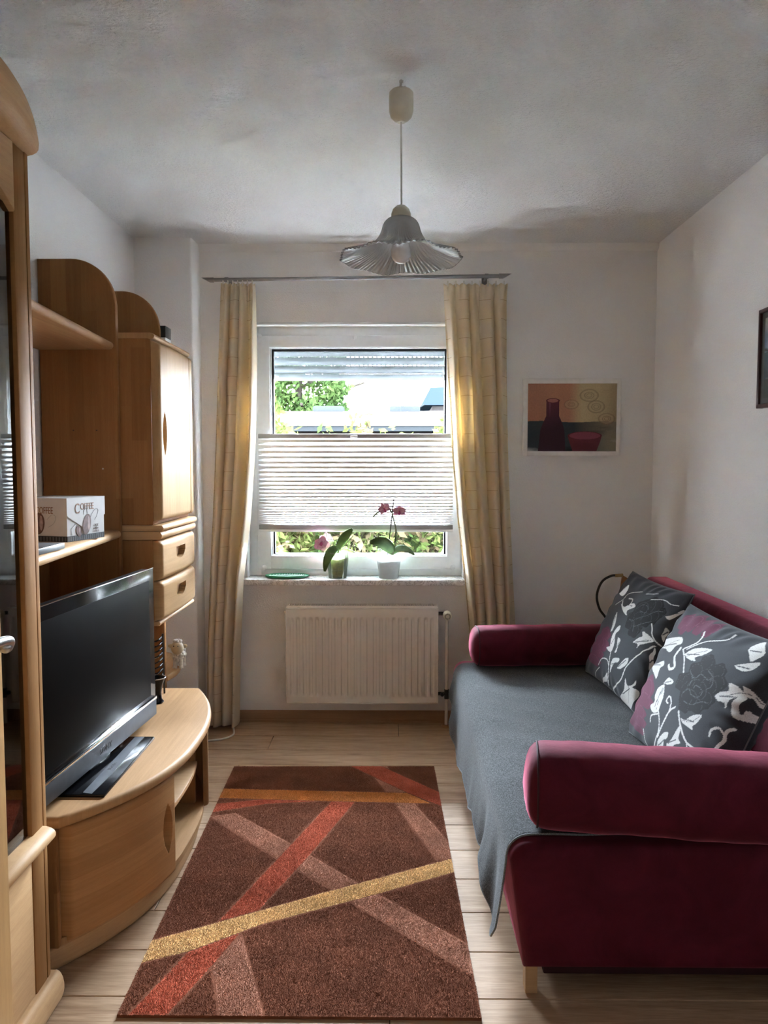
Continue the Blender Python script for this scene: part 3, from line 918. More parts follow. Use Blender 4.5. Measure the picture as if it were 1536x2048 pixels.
def flute(r, z, a):
    g = max(0.0, (r - 0.05) / 0.13)
    lobe = math.sin(a * 9 + 0.6) + 0.6 * math.sin(a * 5 + 1.1)
    return r * (1 + 0.012 * g * math.cos(a * NF) + 0.016 * g * g * math.sin(9 * a + 0.4)), z + 0.0016 * g * math.cos(a * NF) + 0.004 * g ** 3 * lobe
sp_ = shade_profile()
m = MB().lathe(sp_, (LX, LY, 0), NF * 8, flute, caps=False)
o = m.build('shade', 'lamp_glass', la, angle=180)
sd = o.modifiers.new('thick', 'SOLIDIFY'); sd.thickness = 0.003; sd.offset = 0
rim = []
for k_ in range(NF * 4 + 1):
    a = 2 * PI * k_ / (NF * 4)
    r_, z_ = flute(sp_[-1][0], sp_[-1][1], a)
    rim.append((LX + r_ * math.cos(a), LY + r_ * math.sin(a), z_))
MB().tube(rim, 0.0018, 6).build('rim_bead', 'rod', la)
MB().lathe([(0.0, 1.972), (0.012, 1.974), (0.022, 1.981), (0.029, 1.995), (0.030, 2.010), (0.026, 2.026), (0.018, 2.042), (0.014, 2.056), (0.014, 2.075), (0.0, 2.076)], (LX, LY, 0), 32).build('bulb', 'bulb', la)
MB().lathe([(0.0, 2.068), (0.019, 2.068), (0.020, 2.10), (0.0, 2.102)], (LX, LY, 0), 24).build('socket', 'cream_plastic', la)

# ------------------------------------------------------------------ pictures
def fbm(x, y, seed, octs=4):
    r = np.random.default_rng(seed); out = 0; amp = 1.0
    for o_ in range(octs):
        n = 4 * 2 ** o_ + 2
        g = r.random((n + 2, n + 2))
        u = np.clip(x, 0, 0.9999) * n; v = np.clip(y, 0, 0.9999) * n
        i, j = u.astype(int), v.astype(int); fu, fv = u - i, v - j
        fu = fu * fu * (3 - 2 * fu); fv = fv * fv * (3 - 2 * fv)
        out = out + amp * ((g[i, j] * (1 - fu) + g[i + 1, j] * fu) * (1 - fv) + (g[i, j + 1] * (1 - fu) + g[i + 1, j + 1] * fu) * fv)
        amp *= 0.5
    return out / 1.875
def lerp(a, b, t): return a + (b - a) * t[..., None]
def lin(*c): return np.array(srgb(*c)[:3])

pic = thing('painting', (0.93, 4.03, 1.417), 'painting of a dark red bottle and bowl in a white frame beside the right curtain', 'painting')
frame4(0.678, 1.182, 1.417, 1.816, 0.024, 0.022, 0.025, 0.026, 4.012, 4.038, 0.003).build('frame', 'white_frame', pic)
nu, nv = 300, 225
uu, vv = np.meshgrid(np.linspace(0, 1, nu), np.linspace(0, 1, nv), indexing='ij')   # v upwards
def paint_bottle():
    wob = fbm(uu * 1.0, vv * 0.25, 3) - 0.5
    bgc = lerp(lin(206, 132, 88) + 0 * uu[..., None], lin(214, 190, 130), np.clip((uu - 0.47 + wob * 0.12) * 7, 0, 1))
    bgc = lerp(bgc, lin(176, 150, 105), np.clip((uu - 0.78) * 3.2, 0, 1))
    bgc = lerp(bgc, lin(222, 150, 90), np.clip(0.7 - np.abs(uu - 0.3) * 4, 0, 1) * 0.7)
    bgc = bgc * (0.88 + 0.25 * fbm(uu, vv * 0.12, 5))[..., None]
    # table
    tb = lerp(lin(50, 66, 78) + 0 * uu[..., None], lin(150, 140, 112), np.clip((uu - 0.52) * 2.6, 0, 1))
    st = fbm(uu * 0.35, vv, 9, 5)
    tb = lerp(tb, lin(190, 196, 196), np.clip((st - 0.60) * 5, 0, 1) * np.clip(1.3 - vv * 2.6, 0, 1))
    tb = lerp(tb, lin(20, 28, 34), np.clip((0.42 - st) * 4, 0, 1))
    edge = 0.445 - 0.012 * uu + 0.008 * np.sin(uu * 9)
    c = np.where((vv > edge)[..., None], bgc, tb)
    # onion rings
    for cx, cy, rx, ry, k_, tone in ((0.69, 0.82, 0.10, 0.088, 0.5, lin(140, 116, 84)), (0.49, 0.69, 0.075, 0.066, 0.45, lin(150, 112, 78)), (0.77, 0.655, 0.093, 0.09, 0.55, lin(140, 116, 80)), (0.885, 0.48, 0.09, 0.08, 0.5, lin(140, 108, 66))):
        d = np.hypot((uu - cx) / rx, (vv - cy) / ry)
        w_ = fbm(uu, vv, int(cx * 100)) - 0.5
        c = lerp(c, lin(210, 184, 132), ((d < 1)).astype(float) * 0.35)
        for rr, wd in ((1.0, 0.06), (0.9, 0.035), (k_, 0.06), (k_ * 0.55, 0.05)):
            c = lerp(c, tone * 0.8, np.clip(1 - np.abs(d - rr - w_ * 0.16) / wd, 0, 1) * 0.8)
    # bottle
    half = np.where(vv > 0.52, 0.072, np.where(vv > 0.30, 0.072 + 0.063 * (1 - np.clip((vv - 0.30) / 0.22, 0, 1) ** 1.3), 0.135 + 0.02 * np.clip((0.3 - vv) / 0.3, 0, 1)))
    bx = 0.285 - 0.015 * np.clip(0.5 - vv, 0, 1)
    inb = (np.abs(uu - bx) < half) & (vv < 0.75)
    col = lerp(lin(66, 22, 50) + 0 * uu[..., None], lin(120, 34, 66), np.clip((vv - 0.35) * 2.2, 0, 1))
    col = lerp(col, lin(150, 70, 110), np.clip(1 - np.abs((uu - bx) / half + 0.45) * 5, 0, 1) * np.clip((vv - 0.5) * 5, 0, 1) * 0.7)
    c = np.where(inb[..., None], col, c)
    d = np.hypot((uu - bx) / 0.077, (vv - 0.745) / 0.035)
    c = np.where((d < 1)[..., None], lin(120, 30, 48), c); c = np.where((d < 0.78)[..., None], lin(200, 110, 100), c)
    # bowl
    t_ = np.clip((0.235 - vv) / 0.235, 0, 1)
    hb = 0.19 - 0.06 * t_ ** 1.2
    inb = (np.abs(uu - 0.645 - 0.0 * t_) < hb) & (vv < 0.235)
    c = np.where(inb[..., None], lerp(lin(140, 34, 58) + 0 * uu[..., None], lin(96, 22, 44), np.clip(fbm(uu, vv, 4) * 1.2 - 0.2, 0, 1)), c)
    d = np.hypot((uu - 0.645) / 0.192, (vv - 0.235) / 0.062)
    c = np.where((d < 1)[..., None], lin(112, 22, 46), c); c = np.where((d < 0.9)[..., None], lin(160, 54, 84), c)
    g_ = c.mean(-1, keepdims=True)
    return g_ + (c - g_) * 0.72
def picture_plane(name, C, pt, parent, mat):
    V = np.array([[pt(a, b) for b in vv[0]] for a in uu[:, 0]]).reshape(-1, 3)
    me = np_mesh(name, V, grid_faces(nu, nv))
    color_attr(me, np.clip(C, 0, 1).reshape(-1, 3))
    return link(name, me, mat, parent)
picture_plane('canvas', paint_bottle() * 0.8, lambda a, b: (0.699 + a * 0.463, 4.0165, 1.439 + b * 0.354), pic, 'canvas')
MB().box(0.69, 1.17, 4.018, 4.034, 1.43, 1.80).build('backing', 'white_frame', pic)

pc2 = thing('framed_picture', (1.35, 2.6, 1.58), 'picture of a pale sky in a thin dark red frame on the right wall', 'picture')
m = MB()
PY0, PY1, PZ0, PZ1 = 2.34, 2.858, 1.580, 1.935
m.box(1.334, 1.358, PY1 - 0.014, PY1, PZ0, PZ1, 0.002); m.box(1.334, 1.358, PY0, PY0 + 0.014, PZ0, PZ1, 0.002)
m.box(1.334, 1.358, PY0, PY1, PZ0, PZ0 + 0.014, 0.002); m.box(1.334, 1.358, PY0, PY1, PZ1 - 0.014, PZ1, 0.002)
m.build('frame', 'dark_frame', pc2)
def paint_harbour():
    a, b = uu, vv          # a from the far (left) edge to the near edge
    sky = lerp(lin(96, 116, 140) + 0 * a[..., None], lin(186, 184, 178), np.clip(fbm(a, b * 0.8, 21) * 2.2 - 0.7, 0, 1))
    wat = lerp(lin(70, 82, 84) + 0 * a[..., None], lin(196, 190, 170), np.clip(fbm(a * 0.5, b, 23) * 2.4 - 0.9, 0, 1))
    c = np.where((b > 0.56)[..., None], sky, wat)
    c = lerp(c, lin(60, 50, 36), np.clip(1 - np.abs(b - 0.57 - 0.02 * np.sin(a * 30)) / 0.03, 0, 1))
    for px in (0.12, 0.3, 0.55, 0.8):
        c = lerp(c, lin(46, 40, 34), np.clip(1 - np.abs(a - px) / 0.012, 0, 1) * ((b < 0.55) & (b > 0.3)))
    c = np.where((b < 0.27)[..., None], lin(76, 78, 70), c)
    mat_ = (a < 0.05) | (a > 0.95) | (b > 0.93) | (b < 0.07)
    return np.where(mat_[..., None], lin(88, 92, 86), c)
picture_plane('print', paint_harbour() * 0.8, lambda a, b: (1.343, PY1 - 0.012 - a * (PY1 - PY0 - 0.024), PZ0 + 0.012 + b * (PZ1 - PZ0 - 0.024)), pc2, 'canvas')
MB().box(1.345, 1.357, PY0 + 0.005, PY1 - 0.005, PZ0 + 0.005, PZ1 - 0.005).build('backing', 'dark_frame', pc2)

# ------------------------------------------------------------------ relief fronts (face +x)
def edge_round(d, r):
    q = np.clip((r - d) / r, 0, 1)
    return -r * (1 - np.sqrt(np.clip(1 - q * q, 0, 1)))
def clustered(a, b, r, extra=()):
    ks = [np.linspace(a, a + r, 7), np.linspace(a + r, b - r, 14), np.linspace(b - r, b, 7)]
    for e0, e1, n in extra: ks.append(np.linspace(e0, e1, n))
    return np.unique(np.round(np.concatenate(ks), 5))
def relief(name, mat, parent, xf, ya, yb, za, zb, thick, r, dent=None, ex_y=(), ex_z=(), ry=None):
    ys = clustered(ya, yb, r, ex_y); zs = clustered(za, zb, r, ex_z)
    Yg, Zg = np.meshgrid(ys, zs, indexing='ij')
    h = edge_round(np.minimum(Yg - ya, yb - Yg), ry or r) + edge_round(np.minimum(Zg - za, zb - Zg), r)
    h = np.maximum(h, -thick * 0.9)
    if dent is not None: h = h + dent(Yg, Zg)
    X = xf(Yg) + h
    na, nb = len(ys), len(zs)
    V = np.stack([X, Yg, Zg], -1).reshape(-1, 3)
    B = np.stack([xf(Yg) - thick, Yg, Zg], -1).reshape(-1, 3)
    m = MB(); m.v = [tuple(p) for p in V]
    m.f = [tuple(f) for f in grid_faces(na, nb)]
    idx = lambda i, j: i * nb + j
    loop = [idx(i, 0) for i in range(na)] + [idx(na - 1, j) for j in range(1, nb)] + [idx(i, nb - 1) for i in range(na - 2, -1, -1)] + [idx(0, j) for j in range(nb - 2, 0, -1)]
    o_ = len(m.v)
    m.v += [tuple(B[q]) for q in loop]
    n = len(loop)
    for q in range(n):
        m.f.append((loop[q], o_ + q, o_ + (q + 1) % n, loop[(q + 1) % n]))
    m.f.append(tuple(range(o_, o_ + n)))
    return m.build(name, mat, parent, angle=50, recalc=True)
def lens(cy, cz, hw, hh, depth):
    def f(Y, Z):
        e = (hw * (1 - np.clip(np.abs((Z - cz) / hh), 0, 1) ** 2) - np.abs(Y - cy)) / 0.0022
        e = np.where(np.abs(Z - cz) < hh, e, -1)
        return -depth * np.clip(e, 0, 1)
    return f
def cup(cy, cz, w_, h_, depth):
    """drawer grip: slanted scoop, rounded below"""
    def f(Y, Z):
        a = (Y - cy) / w_; b = (Z - cz) / h_
        ok = (np.abs(a) < 0.5) & (b < 0.5) & (b > -0.5 + 0.9 * np.clip(np.abs(a + 0.06) * 2, 0, 1) ** 3 * 0.6)
        return np.where(ok, -depth, 0)
    return f

# ------------------------------------------------------------------ wall unit: uprights and shelves
su = thing('shelf_unit', (-1.15, 2.6, 0), 'beech shelf unit with round-topped uprights above the TV bench', 'shelf unit')
def upright(y, z0):
    pts = [(-1.284, z0), (-1.003, z0), (-1.003, 1.955)]
    for a in np.linspace(0, PI / 2, 14):
        pts.append((-1.163 + 0.16 * math.cos(a), 1.955 + 0.163 * math.sin(a)))
    pts.append((-1.284, 2.118))
    return MB().prism(pts, 'y', y, y + 0.026, 0.006, 3)
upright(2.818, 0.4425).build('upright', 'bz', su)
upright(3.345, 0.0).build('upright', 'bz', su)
def shelf_board(y0_, y1_, x0_, x1_, z0_, z1_):
    """front edge runs from x0_ to x1_, rounded over"""
    m = MB()
    n = 8
    prof = [(-1, z1_)] + [(math.sin(a) * 0.5 * (z1_ - z0_), (z0_ + z1_) / 2 + math.cos(a) * 0.5 * (z1_ - z0_)) for a in np.linspace(0, PI, n)] + [(-1, z0_)]
    vs = []
    for y, xe in ((y0_, x0_), (y1_, x1_)):
        for p, q in prof:
            vs.append(((-1.284 if p == -1 else xe - 0.014 + p), y, q))
    k_ = len(prof)
    fs = [(i, (i + 1) % k_, k_ + (i + 1) % k_, k_ + i) for i in range(k_)] + [tuple(range(k_))[::-1], tuple(range(k_, 2 * k_))]
    m.add(vs, fs)
    return m
shelf_board(1.907, 2.8175, -0.945, -1.012, 1.792, 1.820).build('shelf', 'by', su, recalc=True)
shelf_board(1.907, 2.8175, -0.925, -1.000, 1.104, 1.134).build('shelf', 'bsolid', su, recalc=True)
MB().box(-1.284, -1.268, 1.91, 2.8175, 0.4425, 1.1035).build('back_panel', 'bzy', su)
# quarter-round shelf beyond the far upright
pts = [(-1.284, 3.372), (-1.0, 3.372)]
for a in np.linspace(0, PI / 2, 12):
    pts.append((-1.284 + 0.30 * math.cos(a) ** 0.8, 3.46 + 0.38 * math.sin(a)))
MB().prism(pts, 'z', 0.405, 0.437, 0.010, 3).build('corner_shelf', 'by', su)
for px, pz in ((-1.165, 1.50), (-1.08, 1.50), (-1.06, 1.36)):
    h = MB().lathe([(0.0, 0.0), (0.003, 0.0), (0.003, 0.002), (0.0, 0.002)], n=10)
    h.v = [(px + x, 2.8172 - z, pz + y) for x, y, z in h.v]
    h.build('peg_hole_cap', 'ink' if pz > 1.4 else 'brushed', su)

# ------------------------------------------------------------------ wall cabinet with door and two drawers
cb = thing('wall_cabinet', (-1.08, 3.09, 0.77), 'beech cabinet with one tall door above two drawers, between the uprights', 'cabinet')
CY0, CY1 = 2.8475, 3.3425
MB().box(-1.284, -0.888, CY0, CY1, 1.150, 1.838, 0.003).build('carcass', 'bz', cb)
m = MB()
pf = [(-1.284, 1.838), (-0.90, 1.838)] + [(-0.872 + 0.016 * math.cos(a) - 0.016, 1.846 + 0.012 * math.sin(a)) for a in np.linspace(-PI / 2, PI / 2, 7)] + [(-1.284, 1.858)]
MB().prism(pf, 'y', CY0, CY1).build('top_board', 'by', cb)
flat = lambda x: (lambda Y: x + 0 * Y)
bow = lambda Y: -0.858 + 0.010 * np.sin(np.clip((Y - CY0) / (CY1 - CY0), 0, 1) * PI)
relief('door', 'bdoor', cb, bow, CY0 + 0.004, CY1 - 0.075, 1.165, 1.828, 0.0295, 0.022, lens(2.902, 1.492, 0.022, 0.082, 0.029), ((2.872, 2.932, 40),), ((1.40, 1.585, 40),))
relief('door_stile', 'bdoor', cb, lambda Y: bow(Y) - 0.004, CY1 - 0.072, CY1 - 0.004, 1.165, 1.828, 0.026, 0.014)
def moulding(z0_, z1_, x_, name):
    m = MB()
    r = (z1_ - z0_) / 2
    pts = [(-1.284, z0_)] + [(x_ - r + r * math.sin(a), (z0_ + z1_) / 2 - r * math.cos(a)) for a in np.linspace(0, PI, 10)] + [(-1.284, z1_)]
    return m.prism(pts, 'y', CY0, CY1, 0.004, 2).build(name, 'bsolid', cb)
moulding(1.126, 1.1495, -0.850, 'moulding')
moulding(1.094, 1.1255, -0.856, 'moulding')
MB().box(-1.284, -0.892, CY0, CY1, 0.790, 1.0935, 0.003).build('drawer_carcass', 'bz', cb)
for z0_, z1_ in ((0.940, 1.090), (0.788, 0.937)):
    zc = (z0_ + z1_) / 2 + 0.012
    d = relief('drawer', 'bdrawer', cb, lambda Y: bow(Y) - 0.002, CY0 + 0.004, CY1 - 0.004, z0_, z1_, 0.032, 0.022, cup(3.08, zc, 0.13, 0.046, 0.022), ((3.0, 3.16, 66),), ((zc - 0.03, zc + 0.03, 32),))
moulding(0.770, 0.7875, -0.868, 'moulding')

# ------------------------------------------------------------------ TV bench with bow front
tb = thing('tv_bench', (-1.0, 2.57, 0), 'low bow-fronted beech TV bench with one door and open shelves', 'tv bench')
BY0, BY1 = 1.975, 3.170
def bf(y, out=0.0):
    t_ = (np.asarray(y, float) - 2.5725) / 0.5975
    return -0.668 - np.where(t_ < 0, 0.225 * np.abs(t_) ** 2.5, 0.148 * np.abs(t_) ** 2.3) + out
def bench_outline(out, y0_, y1_, n=48, xb=-1.284):
    ys = np.linspace(y0_, y1_, n)
    return [(xb, y0_)] + [(float(bf(y, out)), float(y)) for y in ys] + [(xb, y1_)]
m = MB().prism(bench_outline(0.010, BY0, BY1), 'z', 0.408, 0.4415, 0.014, 4)
m.build('top', 'by', tb)
MB().prism(bench_outline(-0.022, BY0 + 0.02, BY1 - 0.02), 'z', 0.075, 0.095, 0.0).build('bottom_board', 'by', tb)
MB().prism(bench_outline(-0.040, BY0 + 0.012, BY1 - 0.02), 'z', 0.0, 0.074, 0.018, 4).build('plinth', 'bsolid', tb)
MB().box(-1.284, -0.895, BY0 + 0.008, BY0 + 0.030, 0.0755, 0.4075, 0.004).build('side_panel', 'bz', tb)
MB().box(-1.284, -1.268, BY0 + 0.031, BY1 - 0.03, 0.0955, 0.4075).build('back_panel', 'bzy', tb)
relief('door', 'byz', tb, lambda Y: bf(Y, -0.004), BY0 + 0.034, 2.372, 0.082, 0.404, 0.048, 0.014, lens(2.325, 0.245, 0.026, 0.080, 0.045), ((2.29, 2.36, 44),), ((0.15, 0.34, 36),), 0.006)
MB().box(-1.267, -0.755, 2.350, 2.368, 0.0955, 0.4075, 0.002).build('divider', 'bz', tb)
ol = [(-1.266, 2.3685)] + [(float(bf(y, -0.045)), float(y)) for y in np.linspace(2.3685, 2.83, 14)] + [(-1.266, 2.83)]
MB().prism(ol, 'z', 0.243, 0.261, 0.005, 2).build('shelf', 'bsolid', tb)
MB().box(-1.266, -0.745, 2.8305, 2.850, 0.0955, 0.4075, 0.002).build('divider', 'bz', tb)
relief('end_panel', 'bdoor', tb, lambda Y: bf(Y, -0.004), 2.838, BY1 - 0.02, 0.082, 0.404, 0.020, 0.012, None, (), (), 0.008)
MB().box(-1.267, -0.90, BY1 - 0.040, BY1 - 0.021, 0.0955, 0.4075, 0.003).build('side_panel', 'bz', tb)

# ------------------------------------------------------------------ display cabinet (glass door) and the cupboard in front of it
dc = thing('display_cabinet', (-1.07, 1.65, 0), 'tall beech cabinet with a dark glass door and rounded cornice at the left edge', 'cabinet')
DY0, DY1 = 1.392, 1.905
MB().box(-1.284, -0.905, DY1 - 0.022, DY1, 0.03, 2.0895, 0.003).build('side_panel', 'bz', dc)
MB().box(-1.284, -0.905, DY0, DY0 + 0.022, 0.03, 2.0895, 0.003).build('side_panel', 'bz', dc)
MB().box(-1.284, -1.27, DY0 + 0.022, DY1 - 0.022, 0.03, 2.09).build('back_panel', 'bzy', dc)
for z_ in (0.06, 0.44, 0.86, 1.28, 1.70, 2.06):
    MB().box(-1.269, -0.93, DY0 + 0.0225, DY1 - 0.0225, z_, z_ + 0.018, 0.002).build('shelf', 'by', dc)
# rounded corner post
pp = [(-0.93, DY1 - 0.0475), (-0.868, DY1 - 0.0475)] + [(-0.868 + 0.0 - 0.038 * (1 - math.cos(a)), DY1 - 0.042 + 0.040 * math.sin(a)) for a in np.linspace(0, PI / 2, 8)] + [(-0.93, DY1 - 0.002)]
MB().prism(pp, 'z', 0.03, 2.113).build('corner_post', 'bstile', dc)
# door: stiles, rails, glass, lower panel
dd = MB().box(-0.890, -0.866, DY1 - 0.113, DY1 - 0.054, 0.085, 2.111, 0.003).build('door_stile', 'bstile', dc)
MB().box(-0.890, -0.866, DY0 + 0.004, DY0 + 0.06, 0.085, 2.111, 0.003).build('door_stile', 'bstile', dc)
ar = [(DY0 + 0.061, 2.111), (DY1 - 0.1135, 2.111), (DY1 - 0.1135, 1.955)]
for t_ in np.linspace(0, 1, 14)[1:]:
    ar.append((DY1 - 0.1135 - t_ * (DY1 - DY0 - 0.1745), 1.955 + 0.06 * math.sin(t_ * PI)))
MB().prism(ar, 'x', -0.889, -0.862, 0.004, 2).build('door_top_rail', 'bsolid', dc)
MB().box(-0.882, -0.877, DY0 + 0.055, DY1 - 0.108, 0.47, 1.97).build('glass', 'smoked', dc)
MB().box(-0.890, -0.868, DY0 + 0.061, DY1 - 0.1135, 0.085, 0.455, 0.003).build('lower_panel', 'bsolid', dc)
pf = [(-0.89, 0.445)] + [(-0.865 + 0.032 * math.sin(a), 0.463 - 0.020 * math.cos(a)) for a in np.linspace(0, PI, 10)] + [(-0.89, 0.485)]
MB().prism(pf, 'y', 1.60, DY1 - 0.054, 0.004, 2).build('sill_moulding', 'bsolid', dc)
m = MB()
pf = [(-0.93, 0.0)] + [(-0.862 + 0.022 * math.sin(a), 0.042 - 0.042 * math.cos(a)) for a in np.linspace(0, PI, 10)] + [(-0.93, 0.084)]
m.prism(pf, 'y', DY0, DY1 - 0.004, 0.018, 4).build('plinth', 'bsolid', dc)
# cornice: rounded bar that drops at its far end
ny = 40
ys = np.linspace(DY0, DY1 - 0.02, ny)
P = []
for y in ys:
    t_ = (y - DY0) / (DY1 - 0.02 - DY0)
    drop = 0.10 * max(0, (t_ - 0.45) / 0.55) ** 2.2
    zt = 2.235 - drop * 0.62; zb = 2.112
    w_ = 0.120 - 0.05 * max(0, (t_ - 0.35) / 0.65) ** 2.2
    for a in np.linspace(0, 2 * PI, 24, endpoint=False):
        ca, sa = math.cos(a), math.sin(a)
        q = 0.55
        P.append((-0.875 - 0.06 + (w_ + 0.02) * math.copysign(abs(ca) ** q, ca), y, (zt + zb) / 2 + (zt - zb) / 2 * math.copysign(abs(sa) ** q, sa)))
m = MB()
P = np.array(P).reshape(ny, 24, 3)
fs = []
for i in range(ny - 1):
    for j in range(24):
        a, b = i * 24 + j, i * 24 + (j + 1) % 24
        fs.append((a, b, b + 24, a + 24))
fs += [tuple(range(24))[::-1], tuple(range((ny - 1) * 24, ny * 24))]
m.add(P.reshape(-1, 3), fs).build('cornice', 'bsolid', dc, recalc=True)
MB().box(-1.284, -0.92, DY0, DY1 - 0.001, 2.0905, 2.11, 0.003).build('top_board', 'by', dc)

cu_ = thing('tall_cupboard', (-0.98, 0.95, 0), 'tall honey wood cupboard door with a silver handle, cut off at the left edge', 'cupboard')
MB().box(-1.284, -0.725, 0.42, 1.364, 0.03, 2.08, 0.003).build('carcass', 'door_leaf', cu_)
MB().box(-0.7245, -0.702, 0.905, 1.361, 0.06, 2.07, 0.004).build('door', 'door_leaf', cu_)
MB().box(-0.7245, -0.702, 0.422, 0.901, 0.06, 2.07, 0.004).build('door', 'door_leaf', cu_)
MB().box(-1.284, -0.74, 0.43, 1.355, 0.0, 0.0295).build('plinth', 'door_leaf', cu_)
hd = MB()
hy, hz = 1.343, 1.060
pts = smooth_line([(-0.703, hy, hz - 0.006), (-0.690, hy, hz - 0.006), (-0.682, hy + 0.004, hz - 0.002), (-0.678, hy - 0.006, hz + 0.008), (-0.678, hy - 0.05, hz + 0.013), (-0.680, hy - 0.12, hz + 0.013)], 5)
hd.tube(pts, 0.0085, 14); hd.ball((-0.686, hy, hz - 0.004), 0.0125, 14, 10)
hd.build('handle', 'brushed', cu_)

# ------------------------------------------------------------------ television
tv = thing('television', (-0.9, 2.36, 0.4415), 'black flat-screen television with silver lower bar on the TV bench', 'television')
A = Vector((-0.861, 2.748, 0)); Bp = Vector((-0.927, 1.93, 0))
ey = (A - Bp).normalized()                     # along the screen, near to far
ex = Vector((ey.y, -ey.x, 0))                  # out of the screen
TVM = basis(ex, ey, Vector((0, 0, 1))); TVM.translation = Vector((Bp.x, Bp.y, 0))
TW = (A - Bp).length
def tvpart(m, name, mat, parent=tv, **kw):
    m.v = [tuple(TVM @ Vector(p)) for p in m.v]
    return m.build(name, mat, parent, **kw)
TB, TT = 0.468, 1.004
tvpart(MB().box(-0.045, -0.006, 0.0, TW, TB, TT - 0.004, 0.004), 'housing', 'black_plastic')
tvpart(MB().box(-0.095, -0.04, 0.12, TW - 0.12, TB + 0.06, TT - 0.12, 0.02), 'back_housing', 'black_plastic')
m = MB(); m.box(-0.008, 0.0, 0.0, TW, TB + 0.068, TT, 0.002)
tvpart(m, 'bezel', 'black_gloss')
tvpart(MB().box(-0.002, 0.0008, 0.042, TW - 0.042, TB + 0.082, TT - 0.040, 0.0005), 'screen', 'screen')
tvpart(MB().box(-0.03, 0.004, 0.0, TW, TB, TB + 0.058, 0.004), 'speaker_bar', 'silver_band')
tvpart(MB().box(-0.012, 0.0055, 0.0, TW, TB + 0.058, TB + 0.0675, 0.001), 'chrome_line', 'chrome')
tvpart(MB().box(-0.004, 0.001, 0.0, TW, TT - 0.001, TT + 0.0015, 0.0005), 'top_edge', 'chrome')
rotv = TVM.to_3x3().to_4x4() @ basis((0, 1, 0), (0, 0, 1), (1, 0, 0))
text_mesh('logo', 'SONY', 0.026, 'logo_grey', tv, TVM @ Vector((0.0044, TW * 0.5, TB + 0.020)), rotv, 0.0004, sx=1.25, label='maker name in dark letters on the lower bar')
tvpart(MB().box(-0.055, -0.015, TW * 0.5 - 0.07, TW * 0.5 + 0.07, 0.448, TB + 0.03, 0.004), 'neck', 'black_plastic')
bs = MB().box(-1.02, -0.808, 2.10, 2.562, 0.4418, 0.4515, 0.003).build('base_plate', 'black_gloss', tv)
m = MB()
m.prism([(-0.873, 2.112), (-0.845, 2.104), (-0.838, 2.24), (-0.842, 2.42), (-0.842, 2.556), (-0.873, 2.552)], 'z', 0.4515, 0.4522)
plabel(m.build('silver_strip', 'silver_band', bs, smooth=False), 'silver strip')
rb = basis((0, 1, 0), (-1, 0, 0), (0, 0, 1))
text_mesh('base_lettering', 'BRAVIA', 0.017, 'logo_grey', bs, Vector((-0.853, 2.30, 0.4524)), rb, 0.0002, shear=0.2)

# ------------------------------------------------------------------ things on the shelves and the bench
# coffee carton: printed sides
cbx = thing('coffee_box', (-1.04, 2.56, 1.1345), 'white printed carton reading COFFEE on the shelf above the television', 'box')
bc = Vector((-1.010, 2.375, 1.1345))             # near vertical edge
er = Vector((0.050, 0.185, 0)).normalized()      # right-hand face runs along this
el = Vector((-er.y, er.x, 0))                    # left-hand face runs along this
LR, LL, HB = 0.185, 0.20, 0.135
def boxpt(o_, e, n, a, b, out=0.0): return o_ + e * a + Vector((0, 0, b)) + n * out
nR = Vector((er.y, -er.x, 0)); nL = -er
m = MB()
c0, c1, c2, c3 = bc, bc + er * LR, bc + er * LR + el * LL, bc + el * LL
vs = [tuple(p + Vector((0, 0, 0.0))) for p in (c0, c1, c2, c3)] + [tuple(p + Vector((0, 0, HB))) for p in (c0, c1, c2, c3)]
m.add(vs, [(0, 3, 2, 1), (4, 5, 6, 7), (0, 1, 5, 4), (1, 2, 6, 5), (2, 3, 7, 6), (3, 0, 4, 7)])
m.build('carton', 'carton_white', cbx, smooth=False)
# lid with a pointed flap on the right-hand face
fl_ = [(-0.002, HB + 0.002), (LR + 0.003, HB + 0.002), (LR + 0.003, 0.078), (LR - 0.004, 0.074), (LR * 0.52, 0.030), (0.004, 0.078), (-0.002, 0.084)]
def plate(poly, o_, e, n, t0, t1):
    m = MB(); k_ = len(poly)
    vs = [tuple(boxpt(o_, e, n, a, b, t0)) for a, b in poly] + [tuple(boxpt(o_, e, n, a, b, t1)) for a, b in poly]
    m.add(vs, [tuple(range(k_))[::-1], tuple(range(k_, 2 * k_))] + [(i, (i + 1) % k_, k_ + (i + 1) % k_, k_ + i) for i in range(k_)])
    return m
plate(fl_, c0, er, nR, 0.0004, 0.0022).build('lid_flap', 'carton_white', cbx, smooth=False, recalc=True)
m = MB(); o_ = 0.002
vs = []
for p, q in ((c0, -er - el), (c1, er - el), (c2, er + el), (c3, -er + el)):
    vs.append(tuple(p + q * o_ + Vector((0, 0, HB)))); vs.append(tuple(p + q * o_ + Vector((0, 0, HB + 0.002))))
m.add(vs, [(0, 6, 4, 2), (1, 3, 5, 7), (0, 2, 3, 1), (2, 4, 5, 3), (4, 6, 7, 5), (6, 0, 1, 7)])
m.build('lid', 'carton_white', cbx, smooth=False)
